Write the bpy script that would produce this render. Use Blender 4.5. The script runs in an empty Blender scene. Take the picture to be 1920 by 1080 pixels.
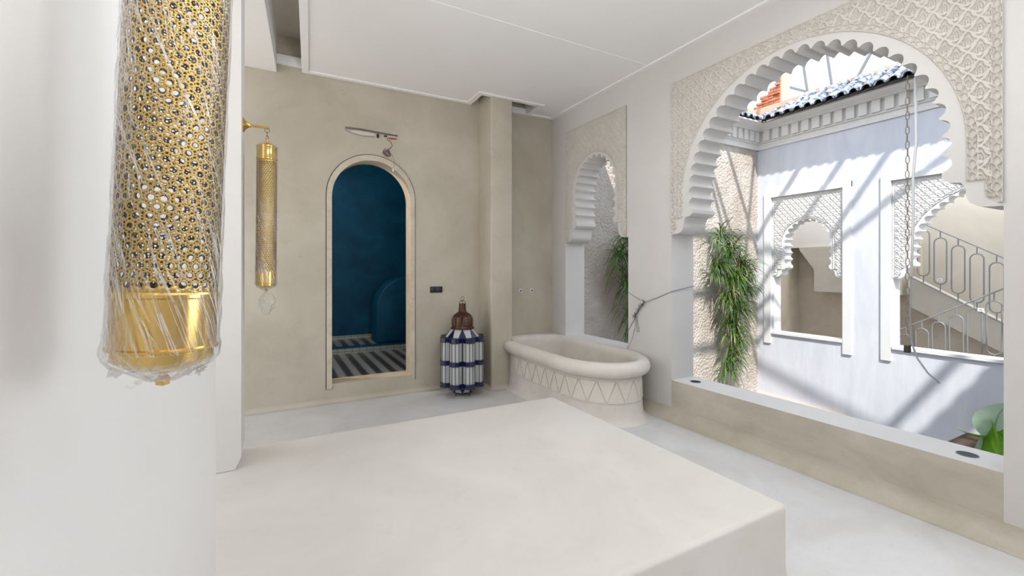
import bpy, bmesh, math, random
import numpy as np
from mathutils import Vector, Matrix, Euler
from mathutils.geometry import delaunay_2d_cdt
random.seed(7)
PI=math.pi
S=bpy.context.scene
COL=S.collection

# ------------------------------------------------------------------ materials
def new_mat(name):
    m=bpy.data.materials.new(name); m.use_nodes=True
    nt=m.node_tree; b=nt.nodes['Principled BSDF']
    return m,nt,b
def N(nt,t,**k):
    n=nt.nodes.new(t)
    for a,v in k.items(): setattr(n,a,v)
    return n
def plaster(name,c1,c2,scale=1.6,rough=.6,bump=.15,fine=60,c3=None,spec=.3,dist=.003,aniso=(1,1,1)):
    """mottled hand-trowelled plaster: two octaves of soft clouding and fine bump"""
    m,nt,b=new_mat(name)
    tc=N(nt,'ShaderNodeTexCoord'); mp=N(nt,'ShaderNodeMapping'); mp.inputs['Scale'].default_value=aniso
    nt.links.new(tc.outputs['Object'],mp.inputs[0])
    n1=N(nt,'ShaderNodeTexNoise'); n1.inputs['Scale'].default_value=scale; n1.inputs['Detail'].default_value=9; n1.inputs['Roughness'].default_value=.62
    n1.inputs['Distortion'].default_value=.6
    nt.links.new(mp.outputs[0],n1.inputs[0])
    r=N(nt,'ShaderNodeValToRGB'); r.color_ramp.elements[0].position=.32; r.color_ramp.elements[1].position=.68
    r.color_ramp.elements[0].color=(*c1,1); r.color_ramp.elements[1].color=(*c2,1)
    nt.links.new(n1.outputs[0],r.inputs[0])
    out=r.outputs[0]
    if c3:
        n3=N(nt,'ShaderNodeTexNoise'); n3.inputs['Scale'].default_value=scale*5; n3.inputs['Detail'].default_value=12; n3.inputs['Roughness'].default_value=.75
        nt.links.new(mp.outputs[0],n3.inputs[0])
        r3=N(nt,'ShaderNodeValToRGB'); r3.color_ramp.elements[0].position=.56; r3.color_ramp.elements[1].position=.75
        r3.color_ramp.elements[0].color=(0,0,0,1); r3.color_ramp.elements[1].color=(.6,.6,.6,1)
        nt.links.new(n3.outputs[0],r3.inputs[0])
        mx=N(nt,'ShaderNodeMixRGB'); mx.inputs[2].default_value=(*c3,1)
        nt.links.new(r3.outputs[0],mx.inputs[0]); nt.links.new(out,mx.inputs[1]); out=mx.outputs[0]
    nt.links.new(out,b.inputs['Base Color'])
    b.inputs['Roughness'].default_value=rough; b.inputs['Specular IOR Level'].default_value=spec
    n2=N(nt,'ShaderNodeTexNoise'); n2.inputs['Scale'].default_value=fine; n2.inputs['Detail'].default_value=5
    nt.links.new(mp.outputs[0],n2.inputs[0])
    bp=N(nt,'ShaderNodeBump'); bp.inputs['Strength'].default_value=bump; bp.inputs['Distance'].default_value=dist
    nt.links.new(n2.outputs[0],bp.inputs['Height']); nt.links.new(bp.outputs[0],b.inputs['Normal'])
    return m
def simple(name,c,rough=.5,metal=0,spec=.5,var=.0,scale=30,emis=None):
    m,nt,b=new_mat(name)
    b.inputs['Base Color'].default_value=(*c,1); b.inputs['Roughness'].default_value=rough
    b.inputs['Metallic'].default_value=metal; b.inputs['Specular IOR Level'].default_value=spec
    tc=N(nt,'ShaderNodeTexCoord'); n=N(nt,'ShaderNodeTexNoise'); n.inputs['Scale'].default_value=scale; n.inputs['Detail'].default_value=4
    nt.links.new(tc.outputs['Object'],n.inputs[0])
    mx=N(nt,'ShaderNodeMixRGB'); mx.inputs[1].default_value=(*[x*(1-var) for x in c],1); mx.inputs[2].default_value=(*[min(1,x*(1+var)) for x in c],1)
    nt.links.new(n.outputs[0],mx.inputs[0]); nt.links.new(mx.outputs[0],b.inputs['Base Color'])
    return m
M={}
M['white']=plaster('white_plaster',(.61,.587,.56),(.65,.628,.603),1.2,.6,.10,90)
M['wall_near']=plaster('near_wall_paint',(.80,.79,.78),(.84,.83,.82),.9,.55,.08,90)
M['ceil']=plaster('ceiling_paint',(.84,.825,.805),(.87,.855,.84),.8,.75,.06,90)
M['carved']=plaster('carved_plaster',(.56,.53,.475),(.63,.60,.55),7,.7,.12,160)
M['carved_out']=plaster('outdoor_carved_plaster',(.72,.70,.68),(.80,.79,.77),6,.7,.12,120)
M['beige']=plaster('beige_tadelakt',(.44,.395,.315),(.54,.49,.405),1.5,.5,.12,50,c3=(.37,.32,.24))
M['parapet']=plaster('parapet_tadelakt',(.45,.405,.325),(.56,.51,.43),2.6,.48,.14,50,c3=(.39,.34,.26),aniso=(1,1,2))
M['bed']=plaster('platform_tadelakt',(.585,.555,.51),(.66,.63,.59),1.5,.42,.05,40,c3=(.54,.505,.455))
M['floor']=plaster('floor_tadelakt',(.57,.55,.53),(.66,.65,.645),2.6,.38,.07,40,c3=(.50,.475,.45))
M['tub']=plaster('tub_tadelakt',(.61,.565,.505),(.70,.66,.60),3,.42,.05,40,c3=(.54,.48,.40))
M['frieze']=plaster('frieze_plaster',(.66,.61,.53),(.72,.67,.60),6,.6,.06,60)
M['blue']=plaster('blue_tadelakt',(.0008,.045,.105),(.002,.095,.19),2.2,.55,.3,25,c3=(.008,.11,.20))
M['facade']=plaster('facade_lime_wash',(.60,.62,.685),(.72,.735,.785),1.3,.75,.2,40,c3=(.62,.60,.58),aniso=(1,3,.6))
M['frame']=plaster('frame_lime_wash',(.72,.72,.725),(.78,.78,.785),2,.7,.1,50)
M['cornice']=plaster('cornice_plaster',(.74,.72,.69),(.80,.78,.75),3,.7,.1,60)
M['gallery']=plaster('gallery_tadelakt',(.52,.455,.37),(.62,.56,.47),2.2,.6,.12,40,c3=(.33,.265,.19))
M['gallerylight']=plaster('stair_wall_tadelakt',(.52,.48,.41),(.60,.56,.49),1.6,.6,.1,40)
M['soil']=plaster('dark_soil',(.05,.032,.02),(.09,.06,.04),6,.9,.8,60,dist=.02)
M['court']=plaster('courtyard_floor',(.6,.58,.55),(.7,.68,.65),2,.6,.1,30)
# rough rendered garden wall, pebbly
def rough_wall():
    m=plaster('rough_render',(.43,.36,.30),(.66,.61,.56),1.6,.9,1.0,26,c3=(.29,.235,.19),dist=.035)
    nt=m.node_tree; b=nt.nodes['Principled BSDF']
    tc=N(nt,'ShaderNodeTexCoord'); v=N(nt,'ShaderNodeTexVoronoi'); v.inputs['Scale'].default_value=42
    nt.links.new(tc.outputs['Object'],v.inputs[0])
    old=b.inputs['Base Color'].links[0].from_socket
    r=N(nt,'ShaderNodeValToRGB'); r.color_ramp.elements[0].position=.05;r.color_ramp.elements[1].position=.22
    r.color_ramp.elements[0].color=(.8,.8,.8,1); r.color_ramp.elements[1].color=(0,0,0,1)
    nt.links.new(v.outputs['Distance'],r.inputs[0])
    n=N(nt,'ShaderNodeTexNoise'); n.inputs['Scale'].default_value=9
    nt.links.new(tc.outputs['Object'],n.inputs[0])
    mul=N(nt,'ShaderNodeMath',operation='MULTIPLY'); nt.links.new(r.outputs[0],mul.inputs[0]); nt.links.new(n.outputs[0],mul.inputs[1])
    mx=N(nt,'ShaderNodeMixRGB'); mx.inputs[2].default_value=(.26,.20,.15,1)
    nt.links.new(mul.outputs[0],mx.inputs[0]); nt.links.new(old,mx.inputs[1]); nt.links.new(mx.outputs[0],b.inputs['Base Color'])
    return m
M['rough']=rough_wall()
M['brass']=simple('polished_brass',(.68,.46,.14),.2,1,.5,.10,12)
M['brass_dull']=simple('pierced_brass',(.55,.37,.105),.28,1,.5,.15,40)
M['brass_in']=simple('darkened_inner_brass',(.11,.065,.025),.5,.7,.5,.2,40)  # inside faces darkened in colour so the piercings read as shaded
M['copper']=simple('browned_copper',(.075,.035,.022),.35,.7,.5,.3,60)
M['iron']=simple('dark_iron',(.05,.045,.045),.5,.6)
M['rail']=simple('grey_painted_iron',(.24,.25,.26),.5,.3)
M['steel']=simple('steel_bar',(.16,.17,.19),.6,.0)
M['chain']=simple('rusty_chain',(.30,.25,.19),.6,.6,.5,.3,80)
M['wcable']=simple('white_cable_sheath',(.80,.82,.84),.4)
M['gcable']=simple('grey_cable_sheath',(.33,.36,.40),.45)
M['cord']=simple('grey_cord',(.12,.14,.17),.7)
M['frost']=simple('frosted_glass',(.46,.47,.47),.35,0,.5,.06,10)
M['cobalt']=simple('cobalt_glass',(.005,.009,.062),.2,0,.6,.2,20)
M['black']=simple('black_plastic',(.012,.012,.013),.35)
M['disc']=simple('dark_grille',(.09,.09,.095),.5,.5)
M['wplastic']=simple('white_plastic',(.8,.8,.8),.4)
M['bulb']=simple('bulb_glass',(.75,.85,.92),.15)
M['chalk']=simple('fresh_filler',(.60,.56,.50),.9,0,.2,.1,30)
M['conduit']=simple('grey_conduit',(.13,.13,.12),.6,0,.4,.4,60)
M['redclay']=simple('red_clay',(.38,.10,.06),.9,0,.2,.3,60)
M['wire']=simple('maroon_wire',(.14,.06,.07),.5)
M['jamb']=plaster('jamb_plaster',(.58,.47,.33),(.70,.60,.46),4,.8,.4,40,c3=(.35,.25,.17),dist=.006)
M['trimband']=plaster('raw_plaster_band',(.50,.43,.34),(.62,.56,.47),9,.8,.4,60,c3=(.30,.23,.17),dist=.006)
M['pink']=plaster('salmon_parapet',(.50,.34,.25),(.60,.44,.34),5,.85,.2,40)
M['tile']=None
def tile_mat():
    m,nt,b=new_mat('glazed_roof_tile')
    tc=N(nt,'ShaderNodeTexCoord'); n=N(nt,'ShaderNodeTexNoise'); n.inputs['Scale'].default_value=14; n.inputs['Detail'].default_value=6
    nt.links.new(tc.outputs['Object'],n.inputs[0])
    r=N(nt,'ShaderNodeValToRGB'); r.color_ramp.elements[0].position=.42; r.color_ramp.elements[1].position=.56
    r.color_ramp.elements[0].color=(.06,.08,.12,1); r.color_ramp.elements[1].color=(.42,.46,.52,1)
    nt.links.new(n.outputs[0],r.inputs[0]); nt.links.new(r.outputs[0],b.inputs['Base Color']); b.inputs['Roughness'].default_value=.35
    return m
M['tile']=tile_mat()
M['tile_under']=simple('dark_tile_clay',(.05,.045,.04),.8)
def brick_mat():
    m,nt,b=new_mat('chimney_brick')
    tc=N(nt,'ShaderNodeTexCoord'); n=N(nt,'ShaderNodeTexNoise'); n.inputs['Scale'].default_value=9; n.inputs['Detail'].default_value=3
    nt.links.new(tc.outputs['Object'],n.inputs[0])
    r=N(nt,'ShaderNodeValToRGB'); r.color_ramp.elements[0].position=.35;r.color_ramp.elements[1].position=.65
    r.color_ramp.elements[0].color=(.30,.09,.045,1); r.color_ramp.elements[1].color=(.50,.20,.11,1)
    nt.links.new(n.outputs[0],r.inputs[0]); nt.links.new(r.outputs[0],b.inputs['Base Color']); b.inputs['Roughness'].default_value=.9
    return m
M['brick']=brick_mat()
def leaf_mat(name,a,bb,scale=3,trans=.25):
    m,nt,b=new_mat(name)
    tc=N(nt,'ShaderNodeTexCoord'); n=N(nt,'ShaderNodeTexNoise'); n.inputs['Scale'].default_value=scale; n.inputs['Detail'].default_value=3
    nt.links.new(tc.outputs['Object'],n.inputs[0])
    r=N(nt,'ShaderNodeValToRGB'); r.color_ramp.elements[0].position=.3;r.color_ramp.elements[1].position=.7
    r.color_ramp.elements[0].color=(*a,1); r.color_ramp.elements[1].color=(*bb,1)
    nt.links.new(n.outputs[0],r.inputs[0]); nt.links.new(r.outputs[0],b.inputs['Base Color']); b.inputs['Roughness'].default_value=.45
    tr=N(nt,'ShaderNodeBsdfTranslucent'); nt.links.new(r.outputs[0],tr.inputs[0])
    ms=N(nt,'ShaderNodeMixShader'); ms.inputs[0].default_value=trans
    o=nt.nodes['Material Output']; nt.links.new(b.outputs[0],ms.inputs[1]); nt.links.new(tr.outputs[0],ms.inputs[2]); nt.links.new(ms.outputs[0],o.inputs[0])
    return m
M['leaf']=leaf_mat('narrow_leaf',(.035,.10,.018),(.14,.26,.045),8)
M['dryleaf']=leaf_mat('dry_leaf',(.30,.20,.10),(.50,.38,.22),8)
M['stem']=simple('brown_stem',(.14,.09,.05),.8)
M['banana']=leaf_mat('banana_leaf',(.16,.40,.02),(.34,.62,.06),4,.45)
M['banana_pale']=leaf_mat('pale_banana_leaf',(.45,.60,.46),(.62,.74,.60),5,.3)
def zellige():
    """diagonal rows of dark and pale zig-zag floor tiles"""
    m,nt,b=new_mat('zellige_floor')
    tc=N(nt,'ShaderNodeTexCoord'); sp=N(nt,'ShaderNodeSeparateXYZ'); nt.links.new(tc.outputs['Object'],sp.inputs[0])
    def mth(op,a,bv=None,c=None):
        n=N(nt,'ShaderNodeMath',operation=op)
        for i,v in enumerate((a,bv,c)):
            if v is None: continue
            if isinstance(v,(int,float)): n.inputs[i].default_value=v
            else: nt.links.new(v,n.inputs[i])
        return n.outputs[0]
    x=sp.outputs[0]; y=sp.outputs[1]
    tri=mth('PINGPONG',mth('MULTIPLY',y,1.0),.035)      # teeth
    s=mth('ADD',x,mth('MULTIPLY',tri,.9))
    f=mth('FRACT',mth('DIVIDE',s,.165))
    st=mth('GREATER_THAN',f,.5)
    n=N(nt,'ShaderNodeTexNoise'); n.inputs['Scale'].default_value=40; nt.links.new(tc.outputs['Object'],n.inputs[0])
    mx=N(nt,'ShaderNodeMixRGB'); mx.inputs[1].default_value=(.50,.52,.50,1); mx.inputs[2].default_value=(.085,.07,.075,1)
    nt.links.new(st,mx.inputs[0])
    g=mth('LESS_THAN',mth('FRACT',mth('DIVIDE',y,.07)),.08)
    mg=N(nt,'ShaderNodeMixRGB'); mg.inputs[2].default_value=(.16,.15,.14,1); nt.links.new(g,mg.inputs[0]); nt.links.new(mx.outputs[0],mg.inputs[1])
    mn=N(nt,'ShaderNodeMixRGB',blend_type='MULTIPLY'); mn.inputs[0].default_value=.5
    r=N(nt,'ShaderNodeValToRGB'); r.color_ramp.elements[0].position=.3; nt.links.new(n.outputs[0],r.inputs[0])
    nt.links.new(mg.outputs[0],mn.inputs[1]); nt.links.new(r.outputs[0],mn.inputs[2])
    nt.links.new(mn.outputs[0],b.inputs['Base Color']); b.inputs['Roughness'].default_value=.3
    return m
M['zellige']=zellige()
def whitetile():
    m,nt,b=new_mat('small_white_tile')
    tc=N(nt,'ShaderNodeTexCoord'); v=N(nt,'ShaderNodeTexBrick'); v.inputs['Scale'].default_value=1
    v.inputs['Brick Width'].default_value=.1; v.inputs['Row Height'].default_value=.1; v.inputs['Mortar Size'].default_value=.004
    v.offset=0
    mp=N(nt,'ShaderNodeMapping'); mp.inputs['Rotation'].default_value=(PI/2,0,0)
    nt.links.new(tc.outputs['Object'],mp.inputs[0]); nt.links.new(mp.outputs[0],v.inputs[0])
    v.inputs['Color1'].default_value=(.42,.46,.45,1); v.inputs['Color2'].default_value=(.50,.53,.50,1); v.inputs['Mortar'].default_value=(.2,.2,.19,1)
    nt.links.new(v.outputs[0],b.inputs['Base Color']); b.inputs['Roughness'].default_value=.3
    return m
M['wtile']=whitetile()
def film():
    """thin crumpled cling film: mostly clear, streaked by folds, glossy"""
    m,nt,b=new_mat('cling_film')
    for n in list(nt.nodes):
        if n.type=='BSDF_PRINCIPLED': nt.nodes.remove(n)
    tc=N(nt,'ShaderNodeTexCoord'); mp=N(nt,'ShaderNodeMapping'); mp.inputs['Rotation'].default_value=(.30,.42,.2); mp.inputs['Scale'].default_value=(70,70,9)
    nt.links.new(tc.outputs['Object'],mp.inputs[0])
    n1=N(nt,'ShaderNodeTexNoise'); n1.inputs['Scale'].default_value=1.6; n1.inputs['Detail'].default_value=6; n1.inputs['Distortion'].default_value=1.2
    nt.links.new(mp.outputs[0],n1.inputs[0])
    bp=N(nt,'ShaderNodeBump'); bp.inputs['Strength'].default_value=1; bp.inputs['Distance'].default_value=.004
    nt.links.new(n1.outputs[0],bp.inputs['Height'])
    g=N(nt,'ShaderNodeBsdfGlossy'); g.inputs['Roughness'].default_value=.16; g.inputs['Color'].default_value=(1,1,1,1); nt.links.new(bp.outputs[0],g.inputs['Normal'])
    t=N(nt,'ShaderNodeBsdfTransparent'); t.inputs[0].default_value=(.985,.985,.985,1)
    d=N(nt,'ShaderNodeBsdfTranslucent'); d.inputs[0].default_value=(.85,.83,.80,1)
    d2=N(nt,'ShaderNodeBsdfDiffuse'); d2.inputs[0].default_value=(.85,.83,.80,1)
    dd=N(nt,'ShaderNodeMixShader'); nt.links.new(d.outputs[0],dd.inputs[1]); nt.links.new(d2.outputs[0],dd.inputs[2])
    lw=N(nt,'ShaderNodeFresnel'); lw.inputs['IOR'].default_value=1.16; nt.links.new(bp.outputs[0],lw.inputs['Normal'])
    a=N(nt,'ShaderNodeMixShader'); fm=N(nt,'ShaderNodeMath',operation='MULTIPLY_ADD'); fm.inputs[1].default_value=.55; fm.inputs[2].default_value=.018; nt.links.new(lw.outputs[0],fm.inputs[0]); nt.links.new(fm.outputs[0],a.inputs[0]); nt.links.new(t.outputs[0],a.inputs[1]); nt.links.new(g.outputs[0],a.inputs[2])
    r=N(nt,'ShaderNodeValToRGB'); r.color_ramp.elements[0].position=.56; r.color_ramp.elements[1].position=.80
    r.color_ramp.elements[0].color=(.015,.015,.015,1); r.color_ramp.elements[1].color=(.40,.40,.40,1)
    nt.links.new(n1.outputs[0],r.inputs[0])
    c=N(nt,'ShaderNodeMixShader'); nt.links.new(r.outputs[0],c.inputs[0]); nt.links.new(a.outputs[0],c.inputs[1]); nt.links.new(dd.outputs[0],c.inputs[2])
    nt.links.new(c.outputs[0],nt.nodes['Material Output'].inputs[0])
    return m
M['film']=film()
def crease():
    m,nt,b=new_mat('cling_film_crease')
    b.inputs['Base Color'].default_value=(.9,.89,.87,1); b.inputs['Roughness'].default_value=.2
    t=N(nt,'ShaderNodeBsdfTransparent'); ms=N(nt,'ShaderNodeMixShader')
    tc=N(nt,'ShaderNodeTexCoord'); n=N(nt,'ShaderNodeTexNoise'); n.inputs['Scale'].default_value=35; nt.links.new(tc.outputs['Object'],n.inputs[0])
    r=N(nt,'ShaderNodeValToRGB'); r.color_ramp.elements[0].position=.4; r.color_ramp.elements[1].position=.7; r.color_ramp.elements[0].color=(.15,.15,.15,1); r.color_ramp.elements[1].color=(.55,.55,.55,1)
    nt.links.new(n.outputs[0],r.inputs[0]); nt.links.new(r.outputs[0],ms.inputs[0])
    nt.links.new(t.outputs[0],ms.inputs[1]); nt.links.new(b.outputs[0],ms.inputs[2]); nt.links.new(ms.outputs[0],nt.nodes['Material Output'].inputs[0])
    return m
M['crease']=crease()

# ------------------------------------------------------------------ helpers
def tag(o,label=None,cat=None,group=None,kind=None):
    if label: o['label']=label
    if cat: o['category']=cat
    if group: o['group']=group
    if kind: o['kind']=kind
    return o
def mesh(name,vs,fs,mat,parent=None,smooth=False,mats=None,fmat=None,sharp=None):
    me=bpy.data.meshes.new(name); me.from_pydata([tuple(v) for v in vs],[],fs); 
    me.materials.append(M[mat])
    if mats:
        for q in mats: me.materials.append(M[q])
        me.polygons.foreach_set('material_index',fmat)
    if smooth or sharp is not None:
        me.polygons.foreach_set('use_smooth',[True]*len(me.polygons))
        if sharp is not None: me.set_sharp_from_angle(angle=sharp)
    me.update()
    o=bpy.data.objects.new(name,me); COL.objects.link(o)
    if parent: o.parent=parent
    return o
def empty(name,loc=(0,0,0),rot=(0,0,0)):
    o=bpy.data.objects.new(name,None); COL.objects.link(o); o.location=loc; o.rotation_euler=rot; o.empty_display_size=.05; return o
def structure(o,label=None):
    o['kind']='structure'
    if label: o['label']=label
    return o
class B:
    """collects shapes into one mesh"""
    def __init__(s): s.v=[]; s.f=[]
    def add(s,vs,fs):
        b=len(s.v); s.v+=[tuple(v) for v in vs]; s.f+=[tuple(i+b for i in f) for f in fs]; return s
    def box(s,x0,x1,y0,y1,z0,z1):
        return s.add([(x0,y0,z0),(x1,y0,z0),(x1,y1,z0),(x0,y1,z0),(x0,y0,z1),(x1,y0,z1),(x1,y1,z1),(x0,y1,z1)],
              [(0,3,2,1),(4,5,6,7),(0,1,5,4),(1,2,6,5),(2,3,7,6),(3,0,4,7)])
    def tube(s,pts,r,k=8,closed=False,cap=True):
        pts=[Vector(p) for p in pts]; n=len(pts); rs=r if isinstance(r,(list,tuple)) else [r]*n
        vs=[];up=None
        for i,p in enumerate(pts):
            a=pts[(i-1)%n] if (closed or i>0) else p; b=pts[(i+1)%n] if (closed or i<n-1) else p
            t=(b-a).normalized() if (b-a).length>1e-9 else Vector((0,0,1))
            if up is None: up=Vector((0,0,1)) if abs(t.z)<.9 else Vector((1,0,0))
            x=t.cross(up)
            if x.length<1e-4: x=t.cross(Vector((0,1,.3)))
            x.normalize(); y=t.cross(x).normalized(); up=-y if False else y.cross(t)*0+ (x.cross(t))
            for j in range(k):
                an=2*PI*j/k; vs.append(p+x*math.cos(an)*rs[i]+y*math.sin(an)*rs[i])
        fs=[]
        for i in range(n if closed else n-1):
            for j in range(k):
                fs.append((i*k+j,i*k+(j+1)%k,((i+1)%n)*k+(j+1)%k,((i+1)%n)*k+j))
        if cap and not closed: fs+= [tuple(range(k))[::-1],tuple((n-1)*k+j for j in range(k))]
        return s.add(vs,fs)
    def lathe(s,prof,k=32,axis=(0,0,0),cap=True):
        vs=[];fs=[]
        for r,z in prof:
            for j in range(k):
                a=2*PI*j/k; vs.append((axis[0]+r*math.cos(a),axis[1]+r*math.sin(a),axis[2]+z))
        for i in range(len(prof)-1):
            for j in range(k): fs.append((i*k+j,i*k+(j+1)%k,(i+1)*k+(j+1)%k,(i+1)*k+j))
        if cap: fs+=[tuple(range(k))[::-1],tuple((len(prof)-1)*k+j for j in range(k))]
        return s.add(vs,fs)
    def prism(s,poly,fn,d0,d1):
        """poly: 2-D outline; fn(a,b,d)->xyz"""
        n=len(poly); vs=[fn(a,b,d0) for a,b in poly]+[fn(a,b,d1) for a,b in poly]
        fs=[tuple(range(n))[::-1],tuple(range(n,2*n))]+[(i,(i+1)%n,n+(i+1)%n,n+i) for i in range(n)]
        return s.add(vs,fs)
    def xf(s,m):
        s.v=[tuple(m@Vector(v)) for v in s.v]; return s
    def make(s,name,mat,parent=None,smooth=False,sharp=None,fix=True):
        o=mesh(name,s.v,s.f,mat,parent,smooth,sharp=None)
        me=o.data
        if fix:
            bm=bmesh.new(); bm.from_mesh(me); bmesh.ops.recalc_face_normals(bm,faces=bm.faces); bm.to_mesh(me); bm.free()
        if smooth or sharp is not None:
            me.polygons.foreach_set('use_smooth',[True]*len(me.polygons))
            if sharp is not None: me.set_sharp_from_angle(angle=sharp)
        return o
def bevel(o,w=.01,seg=3,angle=.6):
    m=o.modifiers.new('bevel','BEVEL'); m.width=w; m.segments=seg; m.limit_method='ANGLE'; m.angle_limit=angle
    for p in o.data.polygons: p.use_smooth=True
    return o
def pip(p,poly):
    x,y=p; c=False; n=len(poly); j=n-1
    for i in range(n):
        xi,yi=poly[i]; xj,yj=poly[j]
        if (yi>y)!=(yj>y) and x<(xj-xi)*(y-yi)/(yj-yi)+xi: c=not c
        j=i
    return c
def slab(name,outer,holes,fn,d0,d1,mat,parent=None,sharp=.5):
    """plate with shaped holes; outer/holes are 2-D outlines, fn(a,b,d)->xyz"""
    V=[];E=[]
    for poly in [outer]+holes:
        b=len(V); n=len(poly)
        V+= [Vector(p) for p in poly]; E+=[(b+i,b+(i+1)%n) for i in range(n)]
    r=delaunay_2d_cdt(V,E,[],1,1e-6); P=r[0]; T=[]
    for f in r[2]:
        cx=sum(P[i][0] for i in f)/3; cy=sum(P[i][1] for i in f)/3
        if pip((cx,cy),outer) and not any(pip((cx,cy),h) for h in holes): T.append(tuple(f))
    n=len(P)
    vs=[fn(p[0],p[1],d0) for p in P]+[fn(p[0],p[1],d1) for p in P]
    fs=[t for t in T]+[tuple(i+n for i in t[::-1]) for t in T]
    cnt={}
    for t in T:
        for k in range(3):
            a,b=t[k],t[(k+1)%3]; cnt[(a,b)]=1
    for (a,b) in cnt:
        if (b,a) not in cnt: fs.append((b,a,a+n,b+n))
    bb=B(); bb.v=vs; bb.f=fs
    return bb.make(name,mat,parent,sharp=sharp)
XP=lambda a,b,d:(d,a,b)      # outlines in the Y-Z plane, depth along X
YP=lambda a,b,d:(a,d,b)      # outlines in the X-Z plane, depth along Y
ZP=lambda a,b,d:(a,b,d)
# ------------------------------------------------------------------ arches
def arch_path(c,r,zs,zc,pt,n=240):
    """points and outward normals along jamb top, round head, jamb top"""
    L1=zc-zs; L=2*L1+PI*r; out=[]
    for i in range(n+1):
        s=L*i/n
        if s<L1: y,z,ny,nz=r,zs+s,1,0
        elif s<L1+PI*r:
            a=(s-L1)/r; y,z,ny,nz=r*math.cos(a),zc+r*math.sin(a),math.cos(a),math.sin(a)
        else: y,z,ny,nz=-r,zc-(s-L1-PI*r),-1,0
        z2=z+pt*max(0,1-abs(y)/r)*(1 if z>=zc else 0)
        out.append((c+y,z2,ny,nz))
    return out,L
def lobed(c,half,zsill,zimp,r,zs,zc,nl,dep,pt=.0,cor=None):
    """outline (y,z) of an opening with corbels and a scalloped head, right side (y=c+half) upwards then over"""
    k=12; P,L=arch_path(c,r,zs,zc,pt,nl*k); lo=[]
    for i,(y,z,ny,nz) in enumerate(P):
        t=(i%k)/k
        if i==nl*k: t=0
        f=max(0,math.sin(PI*min(1,max(0,(t-.07)/.86))))**.55 if .07<t<.93 else 0
        o=-dep+dep*f
        lo.append((y+ny*o,z+nz*o))
    w=cor if cor else r+.055
    h=half-w
    side=[(half,zsill),(half,zimp),(w+h*.55,zimp+.004)]
    for q in range(1,7):
        a=q/6*PI/2; side.append((w+h*.55*(1-math.sin(a)),zimp+.004+.075*(1-math.cos(a))))
    side+=[(w,zs-.10),(w-.02,zs-.062),(r-.012,zs-.055),(r-dep,zs-.03)]
    right=[(c+a,b) for a,b in side]; left=[(c-a,b) for a,b in side][::-1]
    return right+lo+left
def archdist(Yg,Zg,c,r,zc):
    dy=np.abs(Yg-c); return np.where(Zg>zc,np.hypot(dy,Zg-zc)-r,dy-r)
def ridge(d,w,s):      # smooth-edged ridge: 1 where d<w
    return np.clip((w+s-d)/s,0,1)
def sebka(Y,Z,px,pz):
    a=Y/px; b=Z/pz; w=.055*np.sin(4*PI*b)
    l1=np.abs((a+b+w)%1-.5); l2=np.abs((a-b-w)%1-.5)
    l1=.5-l1; l2=.5-l2
    m=np.minimum(l1,l2)
    net=ridge(m,.095,.025)
    p=(a+b)%1-.5; q=(a-b)%1-.5; x=(p+q)/2; y=(p-q)/2
    wd=.185*(1-.35*np.clip(y*2.2,-1,1))
    e=np.sqrt((x/wd)**2+((y+.02)/.30)**2)
    leaf=ridge(e,1.0,.10)*.9
    inner=np.sqrt((x/(wd*.62))**2+((y+.05)/.20)**2)
    cut=ridge(np.abs(inner-1),.13,.10)*(y>-.19)
    vein=ridge(np.abs(x),.014,.012)*(np.abs(y)<.25)
    dots=np.clip(ridge(np.hypot(x,y-.10),.022,.012)+ridge(np.hypot(x,y),.020,.012)+ridge(np.hypot(x,y+.10),.022,.012),0,1)
    leaf=leaf-leaf*np.clip(cut+dots,0,1)*.95
    hook=ridge(np.abs(np.hypot(np.abs(x)-.235,y-.02)-.055),.018,.015)*.55
    return np.clip(np.maximum.reduce([net,leaf,hook]),0,1)
def chain_band(s,t,p):   # t in -1..1 across the band, s along
    fr=ridge(1-np.abs(t),.16,.12)
    tri=np.abs(((s/p)%1)*2-1); hexa=np.clip(tri*1.9-.35,0,1)
    return np.maximum(fr,ridge(np.abs(np.abs(t)*1.0-hexa*.72),.10,.12))
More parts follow.
